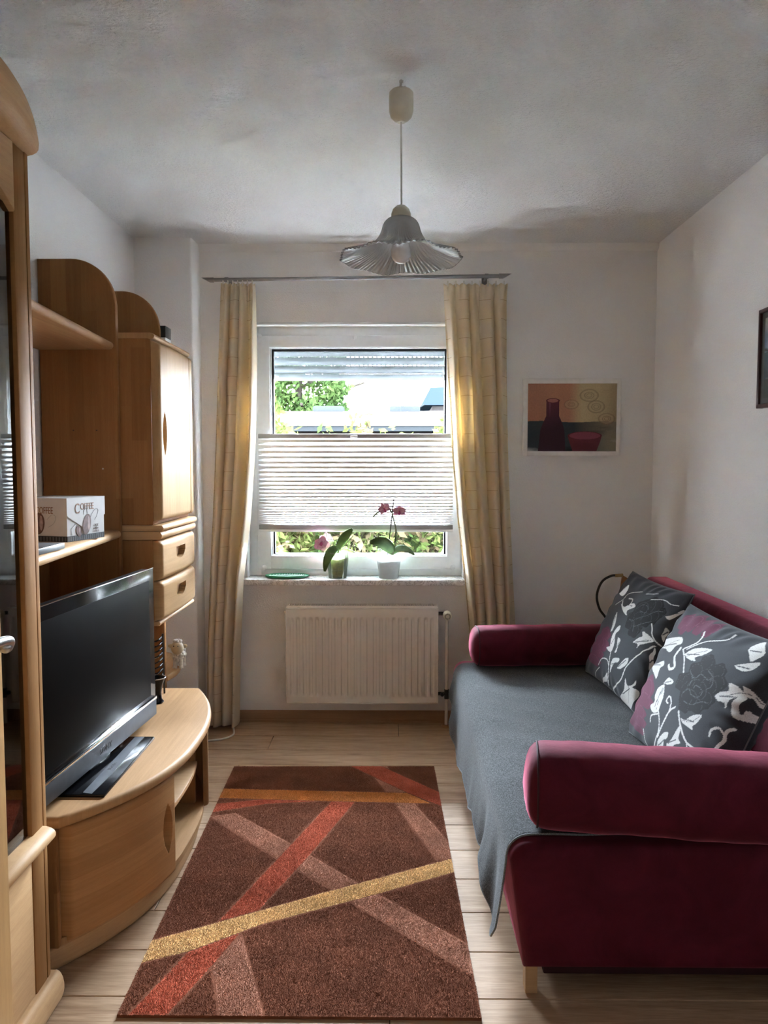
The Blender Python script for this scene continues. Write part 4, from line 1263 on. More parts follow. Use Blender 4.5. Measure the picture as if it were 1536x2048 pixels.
# striped foot band
for (o1, e1, n1, L1) in ((c0, er, nR, LR), (c0, el, nL, LL)):
    plate([(0, 0.0005), (L1, 0.0005), (L1, 0.018), (0, 0.018)], o1, e1, n1, 0.0002, 0.0006).build('foot_band', 'logo_grey', cbx, smooth=False, recalc=True)
    m = MB()
    for q in range(17):
        a = 0.004 + q * (L1 - 0.006) / 17
        mm = plate([(a, 0.002), (a + 0.0038, 0.002), (a + 0.0038, 0.0155), (a, 0.0155)], o1, e1, n1, 0.0006, 0.0009)
        m.add(mm.v, mm.f)
    m.build('foot_stripes', 'grey_plastic', cbx, smooth=False, recalc=True)
M['ink_brown'] = plain('brown_ink', (0.22, 0.10, 0.045), 0.7)
M['bean'] = plain('printed_bean', (0.15, 0.075, 0.06), 0.7, noise_amt=0.3, nscale=60)
M['bean_light'] = plain('printed_bean_light', (0.42, 0.30, 0.27), 0.7, noise_amt=0.2, nscale=60)
def rotm(e, n): return basis(e, (0, 0, 1), n)
text_mesh('lettering', 'OFFEE', 0.030, 'ink_brown', cbx, boxpt(c0, er, nR, LR * 0.52, 0.098, 0.0025), rotm(er, nR), 0.0003, sx=0.82)
text_mesh('lettering', 'C', 0.046, 'ink_brown', cbx, boxpt(c0, er, nR, LR * 0.255, 0.087, 0.0026), rotm(er, nR), 0.0003, sx=0.75)
el2 = -el      # text on the left face reads towards the near edge
text_mesh('lettering', 'COFFEE', 0.030, 'ink_brown', cbx, boxpt(c0, el, nL, LL * 0.41, 0.088, 0.0008), rotm(el2, nL), 0.0003, sx=0.62)
text_mesh('lettering', 'CAFE', 0.012, 'ink', cbx, boxpt(c0, er, nR, LR * 0.76, 0.040, 0.0009), rotm(er, nR), 0.0002)
text_mesh('lettering', 'coffee', 0.011, 'ink', cbx, boxpt(c0, er, nR, LR * 0.76, 0.031, 0.0009), rotm(er, nR), 0.0002)
text_mesh('lettering', 'coffee', 0.014, 'bean_light', cbx, boxpt(c0, er, nR, LR * 0.76, 0.0215, 0.0009), rotm(er, nR), 0.0002)
def bean(o1, e1, n1, a, b, ra, rb, tilt, out, flip=1):
    def el_(s, n_=28): return [(a + flip * (s * ra * math.cos(t) * math.cos(tilt) - s * rb * math.sin(t) * math.sin(tilt)), b + s * ra * math.cos(t) * math.sin(tilt) + s * rb * math.sin(t) * math.cos(tilt)) for t in np.linspace(0, 2 * PI, n_, endpoint=False)]
    plate(el_(1), o1, e1, n1, out, out + 0.0003).build('printed_bean', 'ink', cbx, smooth=False, recalc=True)
    plate(el_(0.88), o1, e1, n1, out + 0.0003, out + 0.0005).build('printed_bean', 'bean', cbx, smooth=False, recalc=True)
    hl = [(a + flip * (ra * 0.35 * math.cos(t) + rb * 0.35) * 0.8, b + rb * 0.70 * math.sin(t) + ra * 0.1) for t in np.linspace(0, 2 * PI, 20, endpoint=False)]
    plate(hl, o1, e1, n1, out + 0.0005, out + 0.0006).build('printed_bean', 'bean_light', cbx, smooth=False, recalc=True)
bean(c0, er, nR, LR * 0.50, 0.050, 0.020, 0.034, -0.25, 0.0024)
bean(c0, er, nR, LR * 0.29, 0.030, 0.011, 0.018, 0.35, 0.0008)
bean(c0, el, nL, LL * 0.52, 0.056, 0.022, 0.034, -0.15, 0.0008, -1)
bean(c0, el, nL, LL * 0.74, 0.034, 0.013, 0.020, 0.3, 0.0008, -1)
def scribble(pts, o1, e1, n1, out):
    MB().tube([tuple(boxpt(o1, e1, n1, a, b, out)) for a, b in smooth_line(pts, 5)], 0.0004, 5).build('printed_line', 'grey_plastic', cbx)
scribble([(LR * .60, .070), (LR * .66, .085), (LR * .76, .098), (LR * .82, .092), (LR * .78, .075), (LR * .72, .062)], c0, er, nR, 0.0024)
scribble([(LR * .42, .082), (LR * .44, .098), (LR * .50, .100), (LR * .52, .084)], c0, er, nR, 0.0024)
scribble([(LR * .12, .020), (LR * .11, .040), (LR * .2, .052), (LR * .26, .060)], c0, er, nR, 0.0007)
scribble([(LL * .36, .070), (LL * .27, .085), (LL * .2, .078), (LL * .24, .058), (LL * .34, .046)], c0, el, nL, 0.0007)
# small grey case beside the carton
gb = MB().box(-1.04, -0.945, 2.03, 2.205, 1.1345, 1.152, 0.003).build('flat_case', 'grey_plastic')
tag(gb, 'flat dark grey case lying in front of the coffee carton', 'case')

# striped black and white box on top of the wall cabinet
bk = thing('media_box', (-0.99, 3.46, 1.86), 'black and white box standing on the wall cabinet behind the round-topped upright', 'box')
MB().box(-1.17, -0.985, 3.376, 3.46, 1.862, 1.975, 0.002).build('box_body', 'paper', bk)
MB().box(-1.171, -0.984, 3.375, 3.461, 1.925, 1.976, 0.002).build('black_band', 'black_plastic', bk)
MB().box(-1.171, -0.984, 3.375, 3.461, 1.893, 1.899, 0.001).build('black_band', 'black_plastic', bk)
MB().box(-1.171, -0.984, 3.375, 3.461, 1.880, 1.885, 0.001).build('black_band', 'black_plastic', bk)
MB().box(-1.284, -0.95, 3.3725, 3.50, 1.842, 1.8615, 0.004).build('shelf', 'by', su)

# sheep figurine
sh = thing('sheep_figurine', (-0.985, 3.50, 0.437), 'cream and white sheep figurine on the quarter-round shelf by the upright', 'figurine')
sx_, sy_, sz_ = -0.985, 3.475, 0.437
m = MB(); r_ = random.Random(3)
for q in range(42):
    a = r_.uniform(0, 2 * PI); b_ = r_.uniform(-1, 1); c_ = math.sqrt(1 - b_ * b_)
    m.ball((sx_ + 0.026 * c_ * math.cos(a), sy_ + 0.035 + 0.038 * c_ * math.sin(a), sz_ + 0.062 + 0.028 * b_), 0.009, 8, 6)
m.ball((sx_, sy_ + 0.035, sz_ + 0.062), (0.027, 0.039, 0.029), 14, 10)
m.build('fleece', 'sheep_wool', sh)
MB().ball((sx_ + 0.004, sy_ - 0.012, sz_ + 0.101), (0.029, 0.026, 0.031), 20, 14).build('head', 'sheep_face', sh)
m = MB()
for q in range(14):
    a = 2 * PI * q / 14
    m.ball((sx_ + 0.004 + 0.014 * math.cos(a) * (1 if q % 2 else 0.5), sy_ - 0.006 + 0.012 * math.sin(a), sz_ + 0.131), 0.008, 8, 6)
m.build('wool_tuft', 'sheep_wool', sh)
for s_ in (-1, 1):
    MB().ball((sx_ + 0.004 + s_ * 0.033, sy_ - 0.006, sz_ + 0.108), (0.012, 0.005, 0.009), 12, 8).build('ear', 'sheep_face', sh)
    MB().ball((sx_ + 0.004 + s_ * 0.010, sy_ - 0.036, sz_ + 0.114), 0.003, 8, 6).build('eye', 'black_plastic', sh)
    for dy in (0.012, 0.058):
        MB().tube([(sx_ + s_ * 0.013, sy_ + dy, sz_ + 0.045), (sx_ + s_ * 0.014, sy_ + dy - 0.001, sz_ + 0.012), (sx_ + s_ * 0.015, sy_ + dy - 0.004, sz_ + 0.0005)], [0.010, 0.009, 0.011], 10).build('leg', 'sheep_wool', sh)

# black wire rack and a black vase beside the television
rk = thing('wire_rack', (-0.93, 3.06, 0.4415), 'black wire rack of curved rungs standing behind the far edge of the television', 'rack')
for dx in (-0.05, 0.05):
    MB().tube([(-0.980 + dx, 3.085, 0.442), (-0.980 + dx, 3.075, 0.69)], 0.004, 8).build('post', 'black_plastic', rk)
for q in range(9):
    z_ = 0.50 + q * 0.022
    MB().tube(smooth_line([(-1.028, 3.08, z_), (-1.018, 3.03, z_ - 0.006), (-0.980, 3.015, z_ - 0.008), (-0.942, 3.03, z_ - 0.006), (-0.932, 3.08, z_ + 0.004)], 4), 0.0035, 6).build('rung', 'black_gloss', rk)
vz = thing('vase', (-0.925, 2.965, 0.4415), 'small black vase with flared silver rim beside the television', 'vase')
MB().lathe([(0.0, 0.0005), (0.026, 0.0005), (0.028, 0.004), (0.020, 0.015), (0.019, 0.04), (0.024, 0.07), (0.036, 0.10), (0.034, 0.10), (0.021, 0.068), (0.015, 0.03), (0.0, 0.02)], (-0.925, 2.965, 0.4415), 28).build('body', 'black_gloss', vz)
MB().tube([(-0.925 + 0.036 * math.cos(a), 2.965 + 0.036 * math.sin(a), 0.5415) for a in np.linspace(0, 2 * PI, 33)], 0.0022, 6).build('rim', 'chrome', vz)

# device in the open shelf
dv = thing('cable_box', (-0.83, 2.6, 0.0955), 'small black ribbed device in the open lower compartment of the TV bench', 'device')
MB().box(-0.90, -0.76, 2.48, 2.60, 0.0957, 0.135, 0.004).build('housing', 'black_plastic', dv)
m = MB()
for q in range(10): m.box(-0.758, -0.7555, 2.485 + q * 0.011, 2.491 + q * 0.011, 0.10, 0.13)
for v_ in range(len(m.v)): pass
m.build('vent_ribs', 'grey_plastic', dv)
MB().box(-0.95, -0.80, 2.62, 2.76, 0.0957, 0.165, 0.006).build('adapter', 'black_plastic', dv)
# white cable on the floor by the left curtain
cbl = MB().tube(smooth_line([(-0.99, 3.60, 0.006), (-0.965, 3.70, 0.006), (-0.90, 3.735, 0.006), (-0.84, 3.76, 0.006), (-0.805, 3.82, 0.006), (-0.815, 3.875, 0.02)], 6), 0.005, 8).build('floor_cable', 'cable_white')
tag(cbl, 'white cable lying on the floor under the left curtain', 'cable')
PRINT_NEAR = {'black': [(0.311,0.447,0.123,0.133),(0.234,0.295,0.147,0.141),(0.411,0.291,0.157,0.154),(0.515,0.411,0.12,0.13),(0.583,0.283,0.139,0.144),(0.11,0.11,0.128,0.106),(0.098,0.034,0.1,0.08),(0.21,0.138,0.159,0.137),(0.383,0.086,0.239,0.21),(0.335,-0.042,0.203,0.166),(0.539,0.054,0.152,0.138),(0.475,-0.066,0.14,0.116),(0.319,-0.166,0.119,0.09),(0.507,0.202,0.17,0.164)],'maroon': [(-0.611,-0.311,0.278,0.254),(-0.804,-0.415,0.223,0.158),(-0.567,-0.423,0.338,0.124),(-0.924,-0.563,0.189,0.124),(-0.607,-0.615,0.274,0.114),(-0.776,-0.699,0.215,0.131),(-0.499,-0.715,0.209,0.083),(-0.752,-0.816,0.21,0.069),(-0.551,-0.832,0.224,0.066),(-0.603,0.78,0.158,0.17),(-0.423,0.824,0.14,0.186),(-0.226,0.836,0.12,0.186),(-0.05,0.844,0.1,0.162),(-0.515,0.679,0.106,0.106)],'leaves': [[(-0.182,-0.078),(-0.106,-0.214),(-0.094,-0.399),(-0.114,-0.447),(-0.222,-0.495),(-0.327,-0.443),(-0.255,-0.363),(-0.303,-0.275),(-0.287,-0.162)],[(-0.218,-0.074),(-0.158,0.03),(-0.046,0.026),(-0.042,-0.018),(-0.126,-0.062)],[(0.002,-0.844),(0.026,-0.743),(0.114,-0.623),(0.202,-0.571),(0.198,-0.643),(0.146,-0.699),(0.138,-0.764),(0.058,-0.84)],[(0.202,-0.715),(0.287,-0.611),(0.355,-0.419),(0.395,-0.459),(0.399,-0.551),(0.439,-0.579),(0.351,-0.651),(0.283,-0.739),(0.214,-0.756)],[(0.335,-0.319),(0.427,-0.287),(0.487,-0.202),(0.603,-0.134),(0.583,-0.242),(0.539,-0.315),(0.563,-0.347),(0.479,-0.351),(0.395,-0.351)],[(0.639,0.142),(0.671,0.21),(0.747,0.271),(0.711,0.347),(0.792,0.367),(0.868,0.335),(0.848,0.395),(0.932,0.383),(1.0,0.323),(1.0,0.255),(0.964,0.307),(0.892,0.283),(0.804,0.182),(0.8,0.07),(0.768,0.126),(0.695,0.11)],[(0.647,0.788),(0.639,0.86),(0.687,0.96),(0.82,0.836),(0.8,0.739),(0.76,0.679),(0.703,0.739)],[(0.639,0.563),(0.723,0.627),(0.844,0.711),(0.832,0.603),(0.764,0.543),(0.691,0.539)],[(-0.122,0.399),(-0.038,0.511),(0.09,0.583),(0.246,0.615),(0.186,0.511),(0.09,0.431),(0.13,0.391),(-0.01,0.371)],[(-0.872,0.283),(-0.88,0.403),(-0.599,0.511),(-0.399,0.575),(-0.311,0.507),(-0.399,0.435),(-0.451,0.319),(-0.651,0.319)],[(-0.892,0.006),(-0.631,0.094),(-0.483,0.174),(-0.419,0.122),(-0.479,0.062),(-0.439,-0.09),(-0.571,-0.058)]],'stems': [(0.0103,[(-0.146,-0.948),(-0.01,-0.699),(-0.018,-0.547),(-0.094,-0.431)]),(0.0118,[(-0.002,-0.727),(0.066,-0.507),(0.114,-0.335),(0.19,-0.238)]),(0.0118,[(0.114,-0.335),(0.086,-0.214),(0.014,-0.17),(-0.01,-0.242),(0.03,-0.259)]),(0.0103,[(-0.226,-0.623),(-0.234,-0.543),(-0.102,-0.467)]),(0.0133,[(0.267,-0.259),(0.371,-0.395),(0.527,-0.519),(0.707,-0.507),(0.86,-0.447),(0.972,-0.347)]),(0.0088,[(0.527,-0.519),(0.583,-0.631)]),(0.0162,[(0.856,-0.427),(0.904,-0.275),(0.896,-0.178),(0.94,-0.078)]),(0.0133,[(0.884,-0.186),(0.828,-0.154),(0.768,-0.214),(0.772,-0.287)]),(0.0332,[(0.892,0.275),(0.868,0.146),(0.916,0.066),(0.972,0.09),(0.976,0.138)]),(0.0103,[(-0.206,0.447),(-0.07,0.347),(0.054,0.194)]),(0.0206,[(-0.267,0.443),(-0.279,0.303),(-0.166,0.194),(-0.234,0.13),(-0.303,0.162)]),(0.0118,[(-0.206,0.447),(-0.058,0.603),(-0.05,0.707),(-0.09,0.78)]),(0.0088,[(-0.138,0.471),(0.066,0.675),(0.291,0.796),(0.323,0.908)]),(0.0074,[(-0.92,0.735),(-0.876,0.367),(-0.86,-0.082),(-0.864,-0.234)]),(0.0088,[(-0.395,-0.788),(-0.339,-0.904),(-0.271,-0.968)])],'veins': [(0.0066,[(0.214,-0.034),(0.275,0.05),(0.351,0.002),(0.459,0.026),(0.467,0.114),(0.351,0.138),(0.335,0.094)]),(0.0066,[(0.094,0.194),(0.279,0.206),(0.331,0.283),(0.467,0.267),(0.495,0.331)]),(0.0066,[(0.287,-0.114),(0.411,-0.098),(0.519,-0.006),(0.607,0.026)]),(0.0066,[(0.395,0.367),(0.503,0.319),(0.547,0.222),(0.503,0.15)]),(0.0066,[(0.146,0.255),(0.242,0.19),(0.251,0.086)]),(0.0059,[(-0.166,-0.134),(-0.174,-0.279),(-0.158,-0.427)]),(0.0066,[(0.743,0.19),(0.848,0.307),(0.952,0.343),(0.996,0.307)]),(0.0052,[(-0.074,0.383),(0.062,0.487),(0.19,0.579)]),(0.0052,[(-0.679,0.331),(-0.543,0.447),(-0.411,0.531)]),(0.0052,[(0.379,-0.327),(0.503,-0.275),(0.583,-0.162)])]}
PRINT_FAR = {'black': [(0.479,0.567,0.194,0.222),(0.363,0.479,0.215,0.223),(0.619,0.611,0.146,0.176),(0.772,0.551,0.09,0.107),(0.691,0.451,0.143,0.159),(0.591,0.367,0.156,0.16),(0.387,0.343,0.144,0.142),(0.242,0.299,0.121,0.109),(0.439,0.242,0.159,0.151),(0.287,0.17,0.118,0.103),(0.471,0.118,0.162,0.142),(0.543,0.19,0.084,0.076)],'maroon': [(-0.315,-0.198,0.265,0.159),(-0.435,-0.367,0.317,0.16),(-0.238,-0.363,0.253,0.143),(-0.495,-0.519,0.358,0.154),(-0.263,-0.551,0.194,0.096),(-0.491,-0.699,0.407,0.111)],'leaves': [[(0.03,-0.331),(-0.03,-0.166),(0.002,0.01),(0.074,0.078),(0.11,-0.006),(0.05,-0.094),(0.134,-0.251),(0.114,-0.411),(-0.078,-0.387)],[(0.218,-0.591),(0.242,-0.475),(0.407,-0.411),(0.407,-0.475),(0.291,-0.563),(0.246,-0.723)],[(0.222,-0.375),(0.23,-0.263),(0.166,-0.126),(0.263,-0.138),(0.263,-0.251),(0.275,-0.355)],[(0.567,-0.066),(0.643,0.05),(0.695,0.098),(0.651,0.166),(0.784,0.158),(0.892,0.106),(0.812,0.022),(0.723,-0.042),(0.691,-0.122),(0.679,-0.05)],[(0.419,-0.575),(0.495,-0.439),(0.551,-0.355),(0.615,-0.327),(0.619,-0.427),(0.511,-0.547)],[(0.635,-0.904),(0.695,-0.768),(0.675,-0.623),(0.752,-0.703),(0.852,-0.647),(0.876,-0.555),(0.896,-0.619),(0.864,-0.679),(0.96,-0.671),(0.976,-0.752),(0.936,-0.86),(0.856,-0.996),(0.776,-0.992),(0.579,-1.0)],[(-0.134,-0.988),(0.054,-0.852),(0.122,-0.76),(0.174,-0.828),(0.082,-0.916)],[(-0.667,0.547),(-0.571,0.727),(-0.519,0.768),(-0.411,0.683),(-0.423,0.547)],[(-0.307,0.419),(-0.094,0.319),(0.098,0.279),(0.034,0.355),(0.178,0.475),(0.082,0.519),(-0.026,0.463),(-0.126,0.387)],[(-0.146,-0.106),(-0.246,0.134),(-0.255,0.255),(-0.114,0.07),(-0.098,-0.07)],[(0.872,0.527),(0.944,0.591),(0.996,0.723),(1.0,0.679),(0.976,0.571),(0.94,0.499)],[(0.952,0.234),(0.932,0.367),(0.984,0.347),(0.984,0.238),(0.984,0.158)],[(0.948,-0.226),(0.928,-0.074),(0.952,0.026),(0.976,-0.142),(0.996,-0.251),(0.984,-0.331)]],'stems': [(0.0103,[(0.214,-0.924),(0.166,-0.631),(0.114,-0.411)]),(0.0103,[(0.166,-0.631),(0.066,-0.559),(-0.122,-0.599),(-0.222,-0.735)]),(0.0088,[(0.98,0.09),(0.876,0.142),(0.735,0.335)]),(0.0103,[(0.944,0.05),(0.852,-0.062),(0.707,-0.303),(0.619,-0.487)]),(0.0118,[(0.619,-0.487),(0.575,-0.707),(0.403,-0.892),(0.415,-0.992),(0.427,-0.992)]),(0.0074,[(-0.503,0.347),(-0.331,0.491),(-0.271,0.635),(0.05,0.764)]),(0.0118,[(-0.299,0.471),(-0.166,0.375),(-0.006,0.447),(-0.022,0.567),(-0.154,0.559)]),(0.0074,[(0.407,0.695),(0.667,0.764),(0.82,0.735),(0.928,0.756)]),(0.0074,[(-0.419,-0.98),(-0.158,-0.76)]),(0.0074,[(0.19,0.752),(0.443,0.828)])],'veins': [(0.0059,[(0.259,0.471),(0.339,0.571),(0.495,0.547),(0.491,0.451),(0.355,0.451)]),(0.0059,[(0.311,0.222),(0.427,0.335),(0.571,0.431),(0.679,0.539),(0.796,0.583)]),(0.0059,[(0.431,0.17),(0.551,0.263),(0.703,0.367)]),(0.0059,[(0.218,0.242),(0.371,0.242),(0.459,0.09)]),(0.0052,[(0.663,-0.026),(0.768,0.062),(0.86,0.098)]),(0.0052,[(0.715,-0.643),(0.808,-0.747),(0.808,-0.928)])]}

# ------------------------------------------------------------------ sofa
sf = thing('sofa', (0.82, 2.8, 0), 'maroon microfibre sofa bed against the right wall with short wooden legs', 'sofa')
SY0, SY1 = 1.885, 3.715
# seat box: cross-section tapers in at the bottom front
cs = [(0.338, 0.088), (0.302, 0.36)]
for a in np.linspace(0, PI / 2, 8):
    cs.append((0.350 - 0.050 * math.cos(a), 0.372 + 0.050 * math.sin(a)))
cs += [(1.20, 0.424), (1.20, 0.088)]
b = bmesh.new()
ys = np.concatenate([[SY0], np.linspace(SY0 + 0.0, SY1, 24)[1:-1], [SY1]])
rows = []
for y in ys:
    e = min(y - SY0, SY1 - y)
    rows.append([b.verts.new((x, y, z)) for x, z in cs])
n = len(cs)
for i in range(len(rows) - 1):
    for j in range(n):
        b.faces.new((rows[i][j], rows[i][(j + 1) % n], rows[i + 1][(j + 1) % n], rows[i + 1][j]))
f0 = b.faces.new(rows[0][::-1]); f1 = b.faces.new(rows[-1])
bmesh.ops.recalc_face_normals(b, faces=list(b.faces))
bmesh.ops.bevel(b, geom=list(set(list(f0.edges) + list(f1.edges))), offset=0.03, segments=4, affect='EDGES', profile=0.5)
MB().bm(b).build('seat', 'velvet', sf, angle=60)
MB().box(0.40, 1.28, SY0 + 0.07, SY1 - 0.07, 0.035, 0.0878, 0.004).build('underframe', 'velvet_dark', sf)
for lx in (0.363, 1.20):
    for ly in (1.945, 3.62):
        MB().prism([(lx - 0.015, ly - 0.018), (lx + 0.016, ly - 0.018), (lx + 0.016, ly + 0.02), (lx - 0.015, ly + 0.02)], 'z', 0.0, 0.094, 0.002, 1).build('leg', 'bsolid', sf)
# backrest: slanted front, soft top
bk_ = [(1.205, 0.40), (1.225, 0.78)]
for a in np.linspace(PI, PI / 2, 6): bk_.append((1.255 + 0.030 * math.cos(a), 0.80 + 0.034 * math.sin(a)))
for a in np.linspace(PI / 2, 0, 5): bk_.append((1.315 + 0.022 * math.cos(a), 0.812 + 0.022 * math.sin(a)))
bk_ += [(1.337, 0.12), (1.205, 0.12)]
MB().prism(bk_, 'y', 1.93, 3.735, 0.035, 4).build('backrest', 'velvet', sf, angle=60)

def bolster(name, p0, p1, rads, label, sq=2.6):
    t = thing(name, ((p0[0] + p1[0]) / 2, (p0[1] + p1[1]) / 2, min(p0[2], p1[2]) - rads), label, 'bolster', 'bolster cushions on the sofa')
    p0, p1 = Vector(p0), Vector(p1)
    d = (p1 - p0); L = d.length; d.normalize()
    side = Vector((d.y, -d.x, 0)).normalized(); up = side.cross(d)
    if up.z < 0: up = -up
    n = 40
    prof = [(0.0, 0.0), (0.004, 0.35), (0.010, 0.62), (0.018, 0.80), (0.030, 0.92), (0.045, 0.985), (0.06, 1.0)]
    ts = [(s_, r_) for s_, r_ in prof] + [(s_, 1.0) for s_ in np.linspace(0.1, L - 0.1, 24)] + [(L - s_, r_) for s_, r_ in prof[::-1]]
    rr = random.Random(len(label))
    P = []
    for s_, k_ in ts:
        for q in range(n):
            a = 2 * PI * q / n
            c, s2 = math.cos(a), math.sin(a)
            c_ = math.copysign(abs(c) ** (2 / sq), c); s3 = math.copysign(abs(s2) ** (2 / sq), s2)
            w_ = 1 + 0.012 * math.sin(s_ * 23 + a * 2) + 0.008 * math.sin(s_ * 57 + 3 * a)
            P.append(p0 + d * s_ + (side * c_ + up * s3) * rads * k_ * w_)
    m = MB(); fs = []
    for i in range(len(ts) - 1):
        for q in range(n):
            a, b_ = i * n + q, i * n + (q + 1) % n
            fs.append((a, b_, b_ + n, a + n))
    m.add(P, fs)
    m.build('cover', 'velvet', t, angle=180, recalc=True)
    for s_, k_ in ((0.036, 0.962), (L - 0.036, 0.962)):
        ring = []
        for q in range(n + 1):
            a = 2 * PI * q / n
            c, s2 = math.cos(a), math.sin(a)
            ring.append(p0 + d * s_ + (side * math.copysign(abs(c) ** (2 / sq), c) + up * math.copysign(abs(s2) ** (2 / sq), s2)) * rads * k_)
        MB().tube(ring, 0.0028, 6).build('piping', 'velvet_dark', t)
    return t
bolster('bolster', (0.345, 1.985, 0.541), (1.17, 1.865, 0.541), 0.106, 'maroon bolster at the near end of the sofa, closest to the camera')
bolster('bolster', (0.360, 3.555, 0.530), (1.17, 3.600, 0.530), 0.092, 'maroon bolster at the far end of the sofa, by the window wall')

# ------------------------------------------------------------------ fleece throw
th = thing('throw', (0.6, 2.75, 0.43), 'grey fleece throw spread over the sofa seat and hanging over its front edge', 'throw')
ny, ns = 150, 110
ysr = np.linspace(1.925, 3.625, ny)
P = np.zeros((ny, ns, 3))
for i, y in enumerate(ysr):
    t_ = (y - 1.925) / 1.70
    hem = np.interp(t_, [0, 0.03, 0.07, 0.13, 0.19, 0.26, 0.36, 0.46, 0.58, 0.7, 0.82, 0.92, 1.0], [0.165, 0.11, 0.12, 0.165, 0.21, 0.17, 0.205, 0.16, 0.19, 0.135, 0.15, 0.20, 0.28])
    for j in range(ns):
        s_ = j / (ns - 1)
        if s_ < 0.5:
            x = 1.06 - (1.06 - 0.352) * (s_ / 0.5); z_ = 0.4285
        elif s_ < 0.64:
            a = (s_ - 0.5) / 0.14 * PI / 2
            x = 0.352 - 0.056 * math.sin(a); z_ = 0.3725 + 0.056 * math.cos(a)
        else:
            q = (s_ - 0.64) / 0.36
            z_ = 0.3725 + (hem - 0.3725) * q
            fold = (math.sin(y * 15 + 0.7) + 0.7 * math.sin(y * 26 + 1.9 + math.sin(y * 5)) + 0.3 * math.sin(y * 51)) * (0.55 + 0.45 * math.sin(y * 3.1 + 2))
            tail = math.exp(-((y - 1.965) / 0.05) ** 2)
            x = 0.296 - 0.006 * q - (0.013 * (fold + 1.4)) * q ** 1.2 - 0.012 * tail * q
            x = min(x, 0.2945 + 0.13 * max(0, 0.3725 - z_))
        yy = y + (0.022 * math.sin(6 * s_ + 9 * t_) * max(0, s_ - 0.5)) + (0.03 * (1 - t_) ** 8 * max(0, s_ - 0.55) * 2)
        if s_ < 0.5: z_ += 0.0018 * math.sin(x * 31 + y * 11) * math.sin(y * 23 - x * 9) + 0.0018
        P[i, j] = (x, yy, z_)
me = np_mesh('cloth', P.reshape(-1, 3), grid_faces(ny, ns))
o = link('cloth', me, 'fleece', th, angle=180)
sd = o.modifiers.new('thick', 'SOLIDIFY'); sd.thickness = 0.003; sd.offset = 0
hemline = [tuple(P[i, -1]) for i in range(0, ny)]
MB().tube(hemline, 0.003, 6).build('hem', 'fleece_hem', th)
MB().tube([tuple(P[0, j]) for j in range(ns)], 0.003, 6).build('hem', 'fleece_hem', th)

